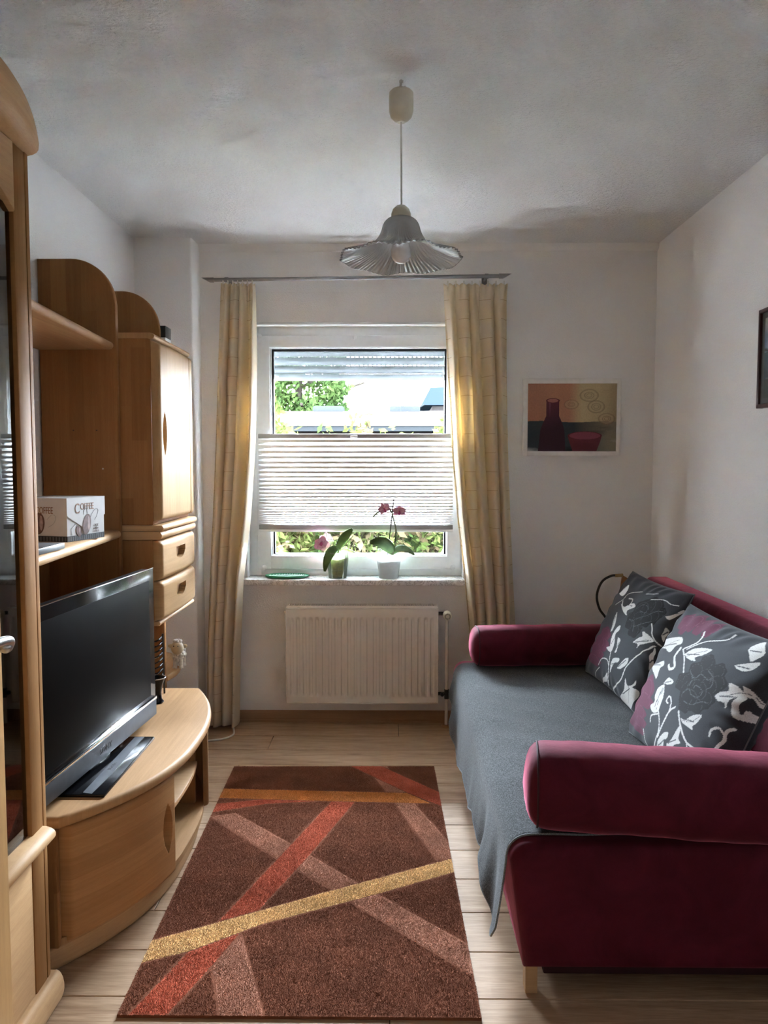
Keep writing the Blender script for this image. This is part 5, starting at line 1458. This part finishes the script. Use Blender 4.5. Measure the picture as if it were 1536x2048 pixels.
# ------------------------------------------------------------------ printed cushions
def cushion(c, es, et, hs_, ht, T, prn, label):
    t = thing('cushion', (c[0], c[1], 0.43), label, 'cushion', 'floral cushions on the sofa')
    es = np.array(es, float); es /= np.linalg.norm(es); et = np.array(et, float); et -= es * (et @ es); et /= np.linalg.norm(et)
    nrm = np.cross(et, es)
    if nrm[0] > 0: nrm = -nrm
    n = 270
    g = np.sin(np.linspace(-1, 1, n) * PI / 2 * 0.93) / math.sin(PI / 2 * 0.93)
    A, B = np.meshgrid(g, g, indexing='ij')
    q = np.clip((1 - A ** 2) * (1 - B ** 2), 0, 1)
    Aw = A * (1 - .05 * (1 - B * B)); Bw = B * (1 - .05 * (1 - A * A))
    ang = np.arctan2(B, A); rad = np.maximum(np.abs(A), np.abs(B))
    wr = 0.0035 * np.sin(ang * 26 + 2 * np.sin(ang * 5)) * np.clip((rad - 0.72) / 0.2, 0, 1) * np.clip((1 - rad) / 0.06, 0, 1)
    def surf(k, T_):
        h = k * (T_ * q ** 0.42 + wr)
        return np.array(c)[None, None] + es * (Aw * hs_)[..., None] + et * (Bw * ht)[..., None] + nrm * h[..., None]
    F = surf(1, T)
    a, b = A, B
    base = lin(52, 55, 60)
    col = np.tile(base, (n, n, 1)) * (0.95 + 0.1 * fbm((a + 1) / 2, (b + 1) / 2, 31))[..., None]
    edge = np.zeros(a.shape, bool)
    for key, cc in (('maroon', lin(96, 26, 60)), ('black', lin(11, 12, 14))):
        mk = np.zeros(a.shape, bool)
        for (ca, cb_, ra_, rb_) in prn[key]:
            an = np.arctan2((b - cb_) / rb_, (a - ca) / ra_)
            mk |= np.hypot((a - ca) / (ra_ * 0.86), (b - cb_) / (rb_ * 0.86)) < 1 + 0.08 * np.sin(an * 5)
        # petal outlines show the ground colour through
        ln = np.zeros(a.shape, bool)
        for (ca, cb_, ra_, rb_) in prn[key]:
            d = np.hypot((a - ca) / (ra_ * 0.62), (b - cb_) / (rb_ * 0.62))
            ln |= (np.abs(d - 1) < 0.03) & (b > cb_ - 0.3 * rb_)
        col[mk] = cc
        col[mk & ln] = lin(58, 60, 64) if key == 'black' else lin(118, 60, 84)
    white = lin(214, 214, 210)
    for poly in prn['leaves']:
        cl = smooth_line(list(poly) + [poly[0]], 3)
        mk = inpoly(a, b, cl); col[mk] = white
        # midrib
        P0, P1 = np.array(poly[0]), np.array(poly[len(poly) // 2])
        col[mk & (dseg(a, b, P0 * 0.85 + P1 * 0.15, P0 * 0.2 + P1 * 0.8) < 0.007)] = lin(90, 92, 96)
    for w_, pts in prn['stems']:
        col[dline(a, b, smooth_line(pts, 6)) < w_ * 0.95] = white
    for w_, pts in prn['veins']:
        col[dline(a, b, smooth_line(pts, 6)) < w_ * 0.6] = lin(86, 88, 92)
    me = np_mesh('front', F.reshape(-1, 3), grid_faces(n, n))
    color_attr(me, col.reshape(-1, 3))
    link('front', me, 'pillow', t, angle=180)
    k = 60
    idx = np.linspace(0, n - 1, k).astype(int)
    Bk = surf(-1, T * 0.8)[np.ix_(idx, idx)]
    me = np_mesh('back', Bk.reshape(-1, 3), grid_faces(k, k)[:, ::-1])
    color_attr(me, np.tile(base, (k * k, 1)))
    link('back', me, 'pillow', t, angle=180)
    ring = [tuple(F[i, 0]) for i in range(0, n, 5)] + [tuple(F[-1, j]) for j in range(0, n, 5)] + [tuple(F[i, -1]) for i in range(n - 1, -1, -5)] + [tuple(F[0, j]) for j in range(n - 1, -1, -5)]
    MB().tube(ring, 0.0025, 6).build('seam', 'grey_plastic', t)
cushion((1.005, 3.16, .664), (0.06, -1, 0), (.42, 0, .91), .31, .25, .085, PRINT_FAR, 'floral cushion farther along the sofa, next to the far bolster')
cushion((0.955, 2.345, .663), (0.05, -1, 0), (.42, 0, .91), .325, .248, .095, PRINT_NEAR, 'floral cushion nearest the camera, behind the near bolster')

# ------------------------------------------------------------------ gooseneck lamp behind the sofa
gn = thing('gooseneck_lamp', (1.13, 3.87, 0), 'black gooseneck with brass end and wooden head in the corner behind the sofa', 'lamp')
arc = smooth_line([(1.12, 3.87, 0.03), (1.115, 3.87, 0.40), (1.095, 3.87, 0.57), (1.050, 3.87, 0.645), (1.036, 3.87, 0.715), (1.060, 3.87, 0.782), (1.105, 3.87, 0.812), (1.14, 3.87, 0.815)], 6)
MB().tube(arc, 0.006, 10).build('neck', 'black_rubber', gn)
MB().tube([(1.125, 3.87, 0.814), (1.165, 3.87, 0.816)], 0.0085, 12).build('ferrule', 'brass', gn)
m = MB().prism([(1.155, 0.735), (1.165, 0.815), (1.19, 0.80), (1.235, 0.765), (1.235, 0.735)], 'y', 3.85, 3.89, 0.003, 2)
m.build('head', 'bz', gn)
MB().lathe([(0.0, 0.0005), (0.10, 0.0005), (0.10, 0.014), (0.085, 0.024), (0.012, 0.03), (0.0, 0.03)], (1.12, 3.87, 0), 32).build('base', 'black_rubber', gn)

# ------------------------------------------------------------------ rug
rg = thing('rug', (-0.25, 2.6, 0), 'brown rug with crossing orange, red, yellow and mauve stripes on the laminate floor', 'rug')
RC = [(-0.715, 3.404), (0.191, 3.414), (0.223, 1.828), (-0.685, 1.829)]
RS = [('mauve', [(-0.71, 2.907), (-0.614, 2.938), (-0.363, 2.695), (-0.116, 2.445), (-0.042, 2.372), (0.24, 2.10), (0.24, 1.963), (-0.11, 2.308), (-0.193, 2.398), (-0.399, 2.589)]),
      ('mauve', [(-0.437, 2.161), (-0.31, 1.81), (-0.425, 1.81), (-0.491, 2.014), (-0.485, 2.053)]),
      ('mauve', [(-0.106, 3.36), (-0.07, 3.435), (-0.025, 3.425), (0.094, 3.024), (0.215, 2.696), (0.22, 2.596), (0.155, 2.588), (0.01, 3.03)]),
      ('red', [(-0.245, 3.052), (-0.144, 3.053), (-0.291, 2.603), (-0.403, 2.293), (-0.449, 2.142), (-0.491, 2.014), (-0.565, 1.81), (-0.665, 1.81), (-0.575, 2.075), (-0.523, 2.217), (-0.363, 2.695)]),
      ('red', [(-0.73, 3.015), (-0.512, 3.066), (-0.255, 3.052), (-0.505, 3.018), (-0.73, 2.932)]),
      ('red', [(-0.209, 3.434), (-0.066, 3.435), (0.21, 3.126), (0.215, 2.989), (0.064, 3.13)]),
      ('orange', [(-0.73, 3.166), (0.064, 3.13), (0.162, 3.029), (-0.233, 3.045), (-0.73, 3.072)]),
      ('yellow', [(-0.71, 2.12), (-0.523, 2.217), (-0.201, 2.39), (0.235, 2.612), (0.235, 2.52), (-0.046, 2.372), (-0.388, 2.206), (-0.575, 2.075), (-0.71, 2.017)])]
RCOL = {'brown': (0.205, 0.074, 0.040), 'mauve': (0.46, 0.21, 0.135), 'red': (0.53, 0.12, 0.065), 'orange': (0.68, 0.25, 0.07), 'yellow': (0.88, 0.54, 0.23)}
def pile_mat(nm, c):
    t = NT('rug_pile_' + nm)
    v = t.coord()
    f = t.noise(v, 9, 3); f2 = t.noise(v, 240, 2)
    col_ = t.ramp(f, [(0.3, tuple(x * 0.82 for x in c)), (0.7, tuple(x * 1.12 for x in c))])
    col_ = t.mix(0.5, col_, t.ramp(f2, [(0.3, (0.7,) * 3), (0.7, (1.2,) * 3)]), 'MULTIPLY')
    t.l(col_, t.b.inputs['Base Color'])
    t.set(Roughness=0.95)
    t.b.inputs['Specular IOR Level'].default_value = 0.08
    return t.m
for k_, c_ in RCOL.items(): M['pile_' + k_] = pile_mat(k_, c_)
# backing slab
MB().prism(RC[::-1], 'z', 0.0005, 0.0085).build('backing', 'pile_brown', rg)
step = 0.0028
gx, gy = np.meshgrid(np.arange(-0.72, 0.228, step), np.arange(1.82, 3.42, step), indexing='ij')
gx = (gx + rng.uniform(-0.4, 0.4, gx.shape) * step).ravel(); gy = (gy + rng.uniform(-0.4, 0.4, gy.shape) * step).ravel()
keep = inpoly(gx, gy, RC); gx, gy = gx[keep], gy[keep]
which = np.full(gx.shape, -1)
bd = np.full(gx.shape, 9.0)
for q, (nm, poly) in enumerate(RS):
    mk = inpoly(gx, gy, poly); which[mk] = q
for q, (nm, poly) in enumerate(RS):
    # carved line along a stripe, hidden where a later stripe covers it
    d = dline(gx, gy, poly, True)
    bd = np.where(which <= q, np.minimum(bd, d), bd)
edge = dline(gx, gy, RC, True)
height = 0.0115 + rng.normal(0, 0.0009, gx.shape)
height = np.where(bd < 0.0065, 0.0105, height)
height = np.where(edge < 0.008, 0.0105 + 0.2 * (edge - 0.004), height)
dark = (bd < 0.0025)
height = np.where(dark, 0.0084, height)
def tufts(sel, name, mat, label=None):
    x, y, h = gx[sel], gy[sel], height[sel]
    n = len(x)
    lean = rng.normal(0, 0.0014, (n, 2)); r_ = step * 0.80; a0 = rng.uniform(0, 2 * PI, n)
    V = np.zeros((n, 4, 3))
    for q in range(3):
        V[:, q, 0] = x + r_ * np.cos(a0 + q * 2.0944); V[:, q, 1] = y + r_ * np.sin(a0 + q * 2.0944); V[:, q, 2] = 0.0082
    V[:, 3, 0] = x + lean[:, 0]; V[:, 3, 1] = y + lean[:, 1]; V[:, 3, 2] = h
    i = np.arange(n)[:, None] * 4
    F = np.concatenate([i + np.array([[0, 1, 3]]), i + np.array([[1, 2, 3]]), i + np.array([[2, 0, 3]])], 0)
    me = np_mesh(name, V.reshape(-1, 3), None, F)
    o = link(name, me, mat, rg, smooth=False)
    o['kind'] = 'stuff'
    if label: o['label'] = label
    return o
tufts(which < 0, 'pile_field', 'pile_brown', 'dark brown pile')
for q, (nm, poly) in enumerate(RS):
    tufts(which == q, 'pile_stripe', 'pile_' + nm, nm + ' stripe')

# ------------------------------------------------------------------ window sill: orchids and trivet
def leaf_mesh(p0, p1, p2, w_, droop=0.0, nrm=(0, -1, 0.3), n=12, mseg=5, fold=0.15):
    """leaf along a quadratic curve p0-p1-p2, widest in the middle"""
    p0, p1, p2 = Vector(p0), Vector(p1), Vector(p2)
    nrm = Vector(nrm).normalized()
    P = []
    for i in range(n + 1):
        t = i / n
        c = p0 * (1 - t) ** 2 + p1 * 2 * t * (1 - t) + p2 * t * t
        d = ((p1 - p0) * (1 - t) + (p2 - p1) * t).normalized()
        s = d.cross(nrm).normalized()
        ww = w_ * (math.sin(PI * min(1, (t * 0.94 + 0.03)) ** 0.85) ** 0.62)
        for j in range(mseg):
            q = -1 + 2 * j / (mseg - 1)
            P.append(c + s * ww * q + nrm * fold * ww * abs(q))
    return MB().grid([tuple(p) for p in P], n + 1, mseg)
def thick(o, t=0.0015):
    sd = o.modifiers.new('thick', 'SOLIDIFY'); sd.thickness = t; sd.offset = 0
    return o
def petal(c, ang, L, w_, parent, mat='petal', tilt=0.25, name='petal'):
    d = Vector((math.cos(ang), -tilt, math.sin(ang)))
    c = Vector(c)
    o = leaf_mesh(c, c + d * L * 0.5, c + d * L + Vector((0, 0.006, 0)), w_, nrm=(0.1, -1, 0.1), n=8, mseg=5, fold=0.2).build(name, mat, parent, angle=180)
    return thick(o, 0.0008)
def flower(c, s_, parent, rot=0.0):
    f = MB().ball((c[0], c[1] - 0.003, c[2]), (0.004 * s_, 0.005 * s_, 0.004 * s_), 8, 6).build('flower', 'petal_lip', parent)
    for a in (90, 205, 335): petal(c, R(a) + rot, 0.024 * s_, 0.008 * s_, f)
    for a in (20, 160): petal(c, R(a) + rot, 0.025 * s_, 0.013 * s_, f)
    petal(c, R(270) + rot, 0.014 * s_, 0.005 * s_, f, 'petal_lip', 0.6, 'lip')
    return f
ZS = 0.7752
def pot(cx, cy, h, rt, rb, parent, mat):
    o = MB().lathe([(0.0, 0.0003), (rb, 0.0003), (rb + (rt - rb) * 0.5, h * 0.5), (rt, h), (rt - 0.002, h), (rb + (rt - rb) * 0.5 - 0.002, h * 0.5), (rb - 0.002, 0.003), (0.0, 0.003)], (cx, cy, ZS), 40, caps=False).build('pot', mat, parent)
    return o
o1 = thing('orchid', (-0.288, 4.045, ZS), 'orchid with one ruffled pink bloom in a clear pot full of green roots', 'orchid')
cx, cy = -0.288, 4.045
pot(cx, cy, 0.138, 0.062, 0.046, o1, 'pot_glass')
MB().lathe([(0.0, 0.006), (0.040, 0.006), (0.047, 0.06), (0.052, 0.105), (0.0, 0.110)], (cx, cy, ZS), 28).build('substrate', 'moss', o1)
r_ = random.Random(11)
for q in range(26):
    z_ = ZS + 0.010 + q * 0.0044; rr = 0.0435 + 0.014 * (z_ - ZS) / 0.13 - 0.0035
    a0 = r_.uniform(0, 2 * PI); ln_ = r_.uniform(1.2, 2.8); dz = r_.uniform(-0.012, 0.012)
    MB().tube([(cx + rr * math.cos(a0 + ln_ * t), cy + rr * math.sin(a0 + ln_ * t), z_ + dz * math.sin(t * 3)) for t in np.linspace(0, 1, 12)], r_.uniform(0.002, 0.0034), 6).build('root', 'root', o1)
thick(leaf_mesh((cx + 0.005, cy - 0.02, ZS + 0.150), (cx + 0.02, cy - 0.03, ZS + 0.215), (cx + 0.082, cy - 0.04, ZS + 0.262), 0.026, nrm=(0.5, -1, 0.0)).build('leaf', 'orchid_leaf', o1, angle=180))
thick(leaf_mesh((cx + 0.010, cy - 0.02, ZS + 0.158), (cx - 0.045, cy - 0.055, ZS + 0.165), (cx - 0.062, cy - 0.068, ZS + 0.042), 0.027, nrm=(-0.35, -1, 0.2)).build('leaf', 'orchid_leaf', o1, angle=180))
MB().tube([(cx, cy, ZS + 0.105), (cx + 0.006, cy - 0.016, ZS + 0.155)], 0.006, 8).build('stem', 'stem', o1)
MB().tube(smooth_line([(cx - 0.02, cy, ZS + 0.10), (cx - 0.045, cy - 0.01, ZS + 0.165), (cx - 0.060, cy - 0.01, ZS + 0.170), (cx - 0.08, cy - 0.02, ZS + 0.165)], 5), 0.003, 6).build('flower_stem', 'stem', o1)
MB().tube([(cx - 0.045, cy - 0.002, ZS + 0.09), (cx - 0.058, cy - 0.004, ZS + 0.245)], 0.0014, 6).build('stake', 'paper', o1)
for pts in ([(cx + 0.01, cy - 0.01, ZS + 0.15), (cx + 0.05, cy - 0.02, ZS + 0.155), (cx + 0.10, cy - 0.02, ZS + 0.135)], [(cx + 0.01, cy - 0.01, ZS + 0.152), (cx + 0.04, cy - 0.03, ZS + 0.175), (cx + 0.085, cy - 0.02, ZS + 0.225)], [(cx + 0.0, cy - 0.01, ZS + 0.15), (cx + 0.03, cy - 0.03, ZS + 0.14), (cx + 0.045, cy - 0.02, ZS + 0.11)]):
    MB().tube(smooth_line(pts, 5), 0.0024, 6).build('aerial_root', 'root', o1)
bl_ = MB().ball((cx - 0.083, cy - 0.025, ZS + 0.182), (0.012, 0.010, 0.012), 10, 8).build('flower', 'petal_lip', o1)
for q in range(14):
    a = q * 2.4; rr = 0.006 + 0.0022 * q
    c = (cx - 0.083 + rr * 0.35 * math.cos(a), cy - 0.028 + 0.0012 * q, ZS + 0.182 + rr * 0.35 * math.sin(a))
    petal(c, a, 0.018 + 0.0012 * q, 0.012 + 0.0006 * q, bl_, 'petal', 0.5 - 0.03 * q)
o2 = thing('orchid', (-0.018, 4.045, ZS), 'orchid with two small pink flowers on a tall stake in a frosted pot', 'orchid')
cx, cy = -0.018, 4.045
pot(cx, cy, 0.128, 0.069, 0.050, o2, 'pot_frost')
MB().lathe([(0.0, 0.006), (0.030, 0.006), (0.036, 0.06), (0.050, 0.100), (0.0, 0.106)], (cx, cy, ZS), 28).build('substrate', 'bark', o2)
for q in range(9):
    a0 = r_.uniform(0, 2 * PI)
    MB().tube([(cx + 0.05 * math.cos(a0 + 1.4 * t), cy + 0.05 * math.sin(a0 + 1.4 * t), ZS + 0.02 + q * 0.009 + 0.008 * math.sin(3 * t)) for t in np.linspace(0, 1, 9)], 0.003, 6).build('root', 'root', o2)
thick(leaf_mesh((cx + 0.020, cy - 0.012, ZS + 0.128), (cx - 0.01, cy - 0.03, ZS + 0.215), (cx - 0.098, cy - 0.045, ZS + 0.192), 0.034, nrm=(0.0, -1, -0.35)).build('leaf', 'orchid_leaf', o2, angle=180))
thick(leaf_mesh((cx + 0.022, cy - 0.012, ZS + 0.128), (cx + 0.06, cy - 0.03, ZS + 0.190), (cx + 0.135, cy - 0.05, ZS + 0.128), 0.023, nrm=(0.0, -0.8, 0.75)).build('leaf', 'orchid_leaf', o2, angle=180))
MB().tube([(cx + 0.012, cy, ZS + 0.095), (cx + 0.021, cy - 0.012, ZS + 0.132)], 0.007, 8).build('stem', 'stem', o2)
MB().tube([(cx - 0.010, cy - 0.01, ZS + 0.085), (cx + 0.027, cy - 0.012, ZS + 0.415)], 0.0036, 6).build('stake', 'stake', o2)
MB().tube(smooth_line([(cx + 0.024, cy - 0.012, ZS + 0.12), (cx + 0.034, cy - 0.02, ZS + 0.19), (cx + 0.038, cy - 0.02, ZS + 0.26), (cx + 0.022, cy - 0.015, ZS + 0.325), (cx + 0.018, cy - 0.013, ZS + 0.345), (cx - 0.008, cy - 0.02, ZS + 0.372), (cx - 0.05, cy - 0.02, ZS + 0.352), (cx - 0.082, cy - 0.02, ZS + 0.325)], 6), 0.0042, 7).build('flower_stem', 'stem', o2)
MB().tube(smooth_line([(cx + 0.022, cy - 0.014, ZS + 0.338), (cx + 0.04, cy - 0.02, ZS + 0.345), (cx + 0.055, cy - 0.024, ZS + 0.352)], 4), 0.0028, 6).build('flower_stem', 'stem', o2)
flower((cx - 0.022, cy - 0.030, ZS + 0.366), 1.35, o2, 0.5)
flower((cx + 0.056, cy - 0.030, ZS + 0.352), 1.4, o2, 0.0)

tr_ = thing('trivet', (-0.555, 4.045, ZS), 'round green dish with a pale ribbed middle lying on the marble sill', 'dish')
MB().lathe([(0.0, 0.0003), (0.095, 0.0003), (0.116, 0.006), (0.119, 0.012), (0.115, 0.0155), (0.108, 0.012), (0.100, 0.008), (0.0, 0.008)], (0, 0, 0), 56).build('rim', 'green_gloss', tr_)
o = [c for c in tr_.children][0]; o.matrix_parent_inverse = Matrix.Identity(4)
o.scale = (1, 0.56, 1)
for q in range(15):
    x = -0.093 + q * 0.0133
    hl = 0.56 * math.sqrt(max(0, 0.098 ** 2 - x * x)) * 0.96
    if hl > 0.006:
        MB().tube([(-0.555 + x - hl * 0.15, 4.045 - hl, ZS + 0.0095), (-0.555 + x + hl * 0.15, 4.045 + hl, ZS + 0.0095)], 0.0038, 8).build('rib', 'green_rib', tr_)

# ------------------------------------------------------------------ outside
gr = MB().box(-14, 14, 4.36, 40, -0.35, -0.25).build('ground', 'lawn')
gr['kind'] = 'structure'
def leaf_cloud(n, center, rad, size, seed, shell=0.5, flat=1.0):
    r = np.random.default_rng(seed)
    d = r.normal(size=(n, 3)); d /= np.linalg.norm(d, axis=1, keepdims=True)
    rr = shell + (1 - shell) * r.random(n) ** 0.5
    lump = 1 + 0.22 * np.sin(d[:, 0] * 7 + seed) * np.sin(d[:, 2] * 6 + 1.3 * seed) + 0.12 * np.sin(d[:, 1] * 11)
    c = np.array(center) + d * (rr * lump)[:, None] * np.array(rad)
    u = r.normal(size=(n, 3)); u /= np.linalg.norm(u, axis=1, keepdims=True)
    w = np.cross(u, r.normal(size=(n, 3))); w /= np.linalg.norm(w, axis=1, keepdims=True)
    s = size * r.uniform(0.6, 1.3, (n, 1))
    V = np.stack([c - u * s, c + w * s * 0.45, c + u * s, c - w * s * 0.45], 1).reshape(-1, 3)
    F = np.arange(4 * n).reshape(n, 4)
    return V, F
def bush(center, rad, n, size, seed, mats, label):
    t = thing('bush', (center[0], center[1], -0.25), label, 'bush', 'garden bushes behind the window')
    for q, (mat, fr) in enumerate(mats):
        V, F = leaf_cloud(int(n * fr), center, rad, size, seed + q * 17, 0.55)
        V[:, 2] = np.maximum(V[:, 2], -0.24)
        o = link('foliage', np_mesh('foliage', V, F), mat, t, smooth=False); o['kind'] = 'stuff'
    for q in range(5):
        a = q * 1.3 + seed
        MB().tube([(center[0] + 0.05 * math.cos(a), center[1] + 0.05 * math.sin(a), -0.25), (center[0] + rad[0] * 0.5 * math.cos(a), center[1] + rad[1] * 0.5 * math.sin(a), center[2] + rad[2] * 0.5)], [0.02, 0.006], 6).build('branch', 'trunk', t)
    return t
gb_ = (('leaf_b', 0.75), ('leaf_c', 0.25)); gg = (('leaf_b', 0.6), ('leaf_a', 0.4)); gd = (('leaf_c', 0.55), ('leaf_b', 0.45))
bush((-1.20, 7.6, 0.79), (0.37, 0.40, 1.06), 5000, 0.055, 1, gb_, 'yellow-green bush outside at the left edge of the pane')
bush((-0.28, 7.7, 0.73), (0.37, 0.40, 1.0), 5000, 0.055, 2, gd, 'brownish bush outside, left of the middle of the pane')
bush((0.62, 7.6, 0.77), (0.37, 0.40, 1.06), 5000, 0.055, 3, gb_, 'yellow-green bush outside at the right edge of the pane')
bush((-0.74, 8.75, 0.50), (0.37, 0.38, 1.06), 4200, 0.055, 4, gg, 'dark green bush outside in the second row, left one')
bush((0.18, 8.75, 0.50), (0.37, 0.38, 1.10), 4200, 0.055, 5, gg, 'dark green bush outside in the second row, right one')
bush((-0.10, 6.3, 0.02), (0.32, 0.33, 0.60), 3600, 0.04, 6, gg, 'low green plant outside in front of the brownish bush')
bush((-0.92, 6.3, 0.0), (0.32, 0.33, 0.60), 3000, 0.04, 7, gd, 'low brownish plant outside at the lower left of the pane')

# neighbour's flat-roofed shed
sd_ = thing('garden_shed', (0, 12, -0.25), 'low shed with white flat roof and dark brown wall beyond the bushes', 'shed')
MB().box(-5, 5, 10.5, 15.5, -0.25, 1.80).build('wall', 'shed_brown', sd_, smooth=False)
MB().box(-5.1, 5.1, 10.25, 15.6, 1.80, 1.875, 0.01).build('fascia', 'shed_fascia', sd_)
MB().prism([(10.22, 1.875), (10.22, 1.90), (15.6, 2.42), (15.6, 1.875)], 'x', -5.1, 5.1).build('roof', 'shed_white', sd_)
for vx in (-1.26, 0.25):
    MB().box(vx - 0.30, vx + 0.30, 15.2, 15.7, 2.36, 2.50, 0.03).build('roof_vent', 'shed_fascia', sd_)
# tree on the left
tr = thing('tree', (-2.2, 19, -0.25), 'leafy green tree beyond the shed roof at the left of the pane', 'tree')
MB().tube(smooth_line([(-2.2, 19, -0.25), (-2.15, 19, 1.6), (-2.3, 19, 3.0), (-2.1, 19, 4.6)], 5), [0.16 - 0.0065 * q for q in range(16)], 8).build('trunk', 'trunk', tr)
rt_ = random.Random(4)
for q in range(14):
    a = rt_.uniform(0, 2 * PI); z0_ = rt_.uniform(2.0, 4.2); L_ = rt_.uniform(0.9, 1.7)
    MB().tube(smooth_line([(-2.2, 19, z0_), (-2.2 + 0.5 * L_ * math.cos(a), 19 + 0.5 * L_ * math.sin(a), z0_ + 0.25), (-2.2 + L_ * math.cos(a), 19 + L_ * math.sin(a), z0_ + 0.4 * rt_.uniform(0.2, 1.6))], 4), 0.035, 6).build('branch', 'trunk', tr)
VV, FF = [], []
off_ = 0
for q, (c, rr, n) in enumerate((((-2.6, 19, 2.75), (0.55, 0.6, 0.4), 900), ((-1.9, 18.8, 2.6), (0.55, 0.6, 0.42), 1100), ((-3.0, 19, 3.3), (0.8, 0.7, 0.5), 1000), ((-1.5, 19, 3.25), (0.5, 0.6, 0.42), 700), ((-2.2, 19, 3.8), (0.9, 0.9, 0.6), 1300), ((-1.35, 19, 2.65), (0.35, 0.4, 0.25), 350), ((-2.0, 19, 4.8), (1.2, 1.1, 0.8), 1500))):
    V, F = leaf_cloud(n, c, rr, 0.085, 40 + q, 0.3)
    VV.append(V); FF.append(F + off_); off_ += len(V)
o = link('crown', np_mesh('crown', np.concatenate(VV), np.concatenate(FF)), 'leaf_a', tr, smooth=False); o['kind'] = 'stuff'
# far house corner on the right
hs_ = thing('house', (2.2, 26, -0.25), 'corner of a house with blue-grey roof far behind, at the right of the pane', 'house')
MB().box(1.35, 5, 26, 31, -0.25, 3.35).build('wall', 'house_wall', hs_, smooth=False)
MB().prism([(0.95, 3.28), (1.25, 3.85), (5, 3.95), (5, 3.28)], 'y', 25.4, 31.5).build('roof', 'house_roof', hs_)
MB().prism([(1.02, 2.3), (1.35, 2.5), (1.35, 3.3)], 'y', 25.95, 26.0).build('gable_boards', 'house_wall', hs_)
po_ = MB().tube([(0.30, 25, 2.86), (1.05, 25.2, 3.28)], 0.025, 6).build('roof_edge', 'shed_fascia', hs_)
an = thing('aerial', (0.17, 15.0, 2.36), 'small comb-like roof aerial against the white sky, right of the tree', 'aerial')
MB().tube([(0.165, 15, 2.364), (0.18, 15, 2.53)], 0.011, 6).build('mast', 'shed_fascia', an)
for q in range(6):
    x = 0.165 + q * 0.041; z_ = 2.45 + 0.12 * math.sin(q / 5 * PI / 2 + 0.2)
    MB().tube([(x, 15, z_ - 0.04), (x + 0.022, 15, z_ + 0.045)], 0.009, 5).build('element', 'shed_fascia', an)
MB().tube([(0.165, 15, 2.435), (0.27, 15, 2.525), (0.375, 15, 2.565)], 0.0075, 5).build('boom', 'shed_fascia', an)
# white garden ornament seen at the lower right of the pane
wo = thing('garden_lantern', (0.47, 5.9, -0.25), 'white garden ornament outside at the lower right corner of the pane', 'ornament')
MB().lathe([(0.0, 0.0), (0.16, 0.0), (0.155, 0.5), (0.14, 0.75), (0.10, 0.93), (0.04, 1.03), (0.0, 1.05)], (0.47, 5.9, -0.25), 24).build('body', 'paper', wo)
MB().ball((0.44, 5.79, 0.66), 0.022, 10, 8).build('opening', 'grey_plastic', wo)
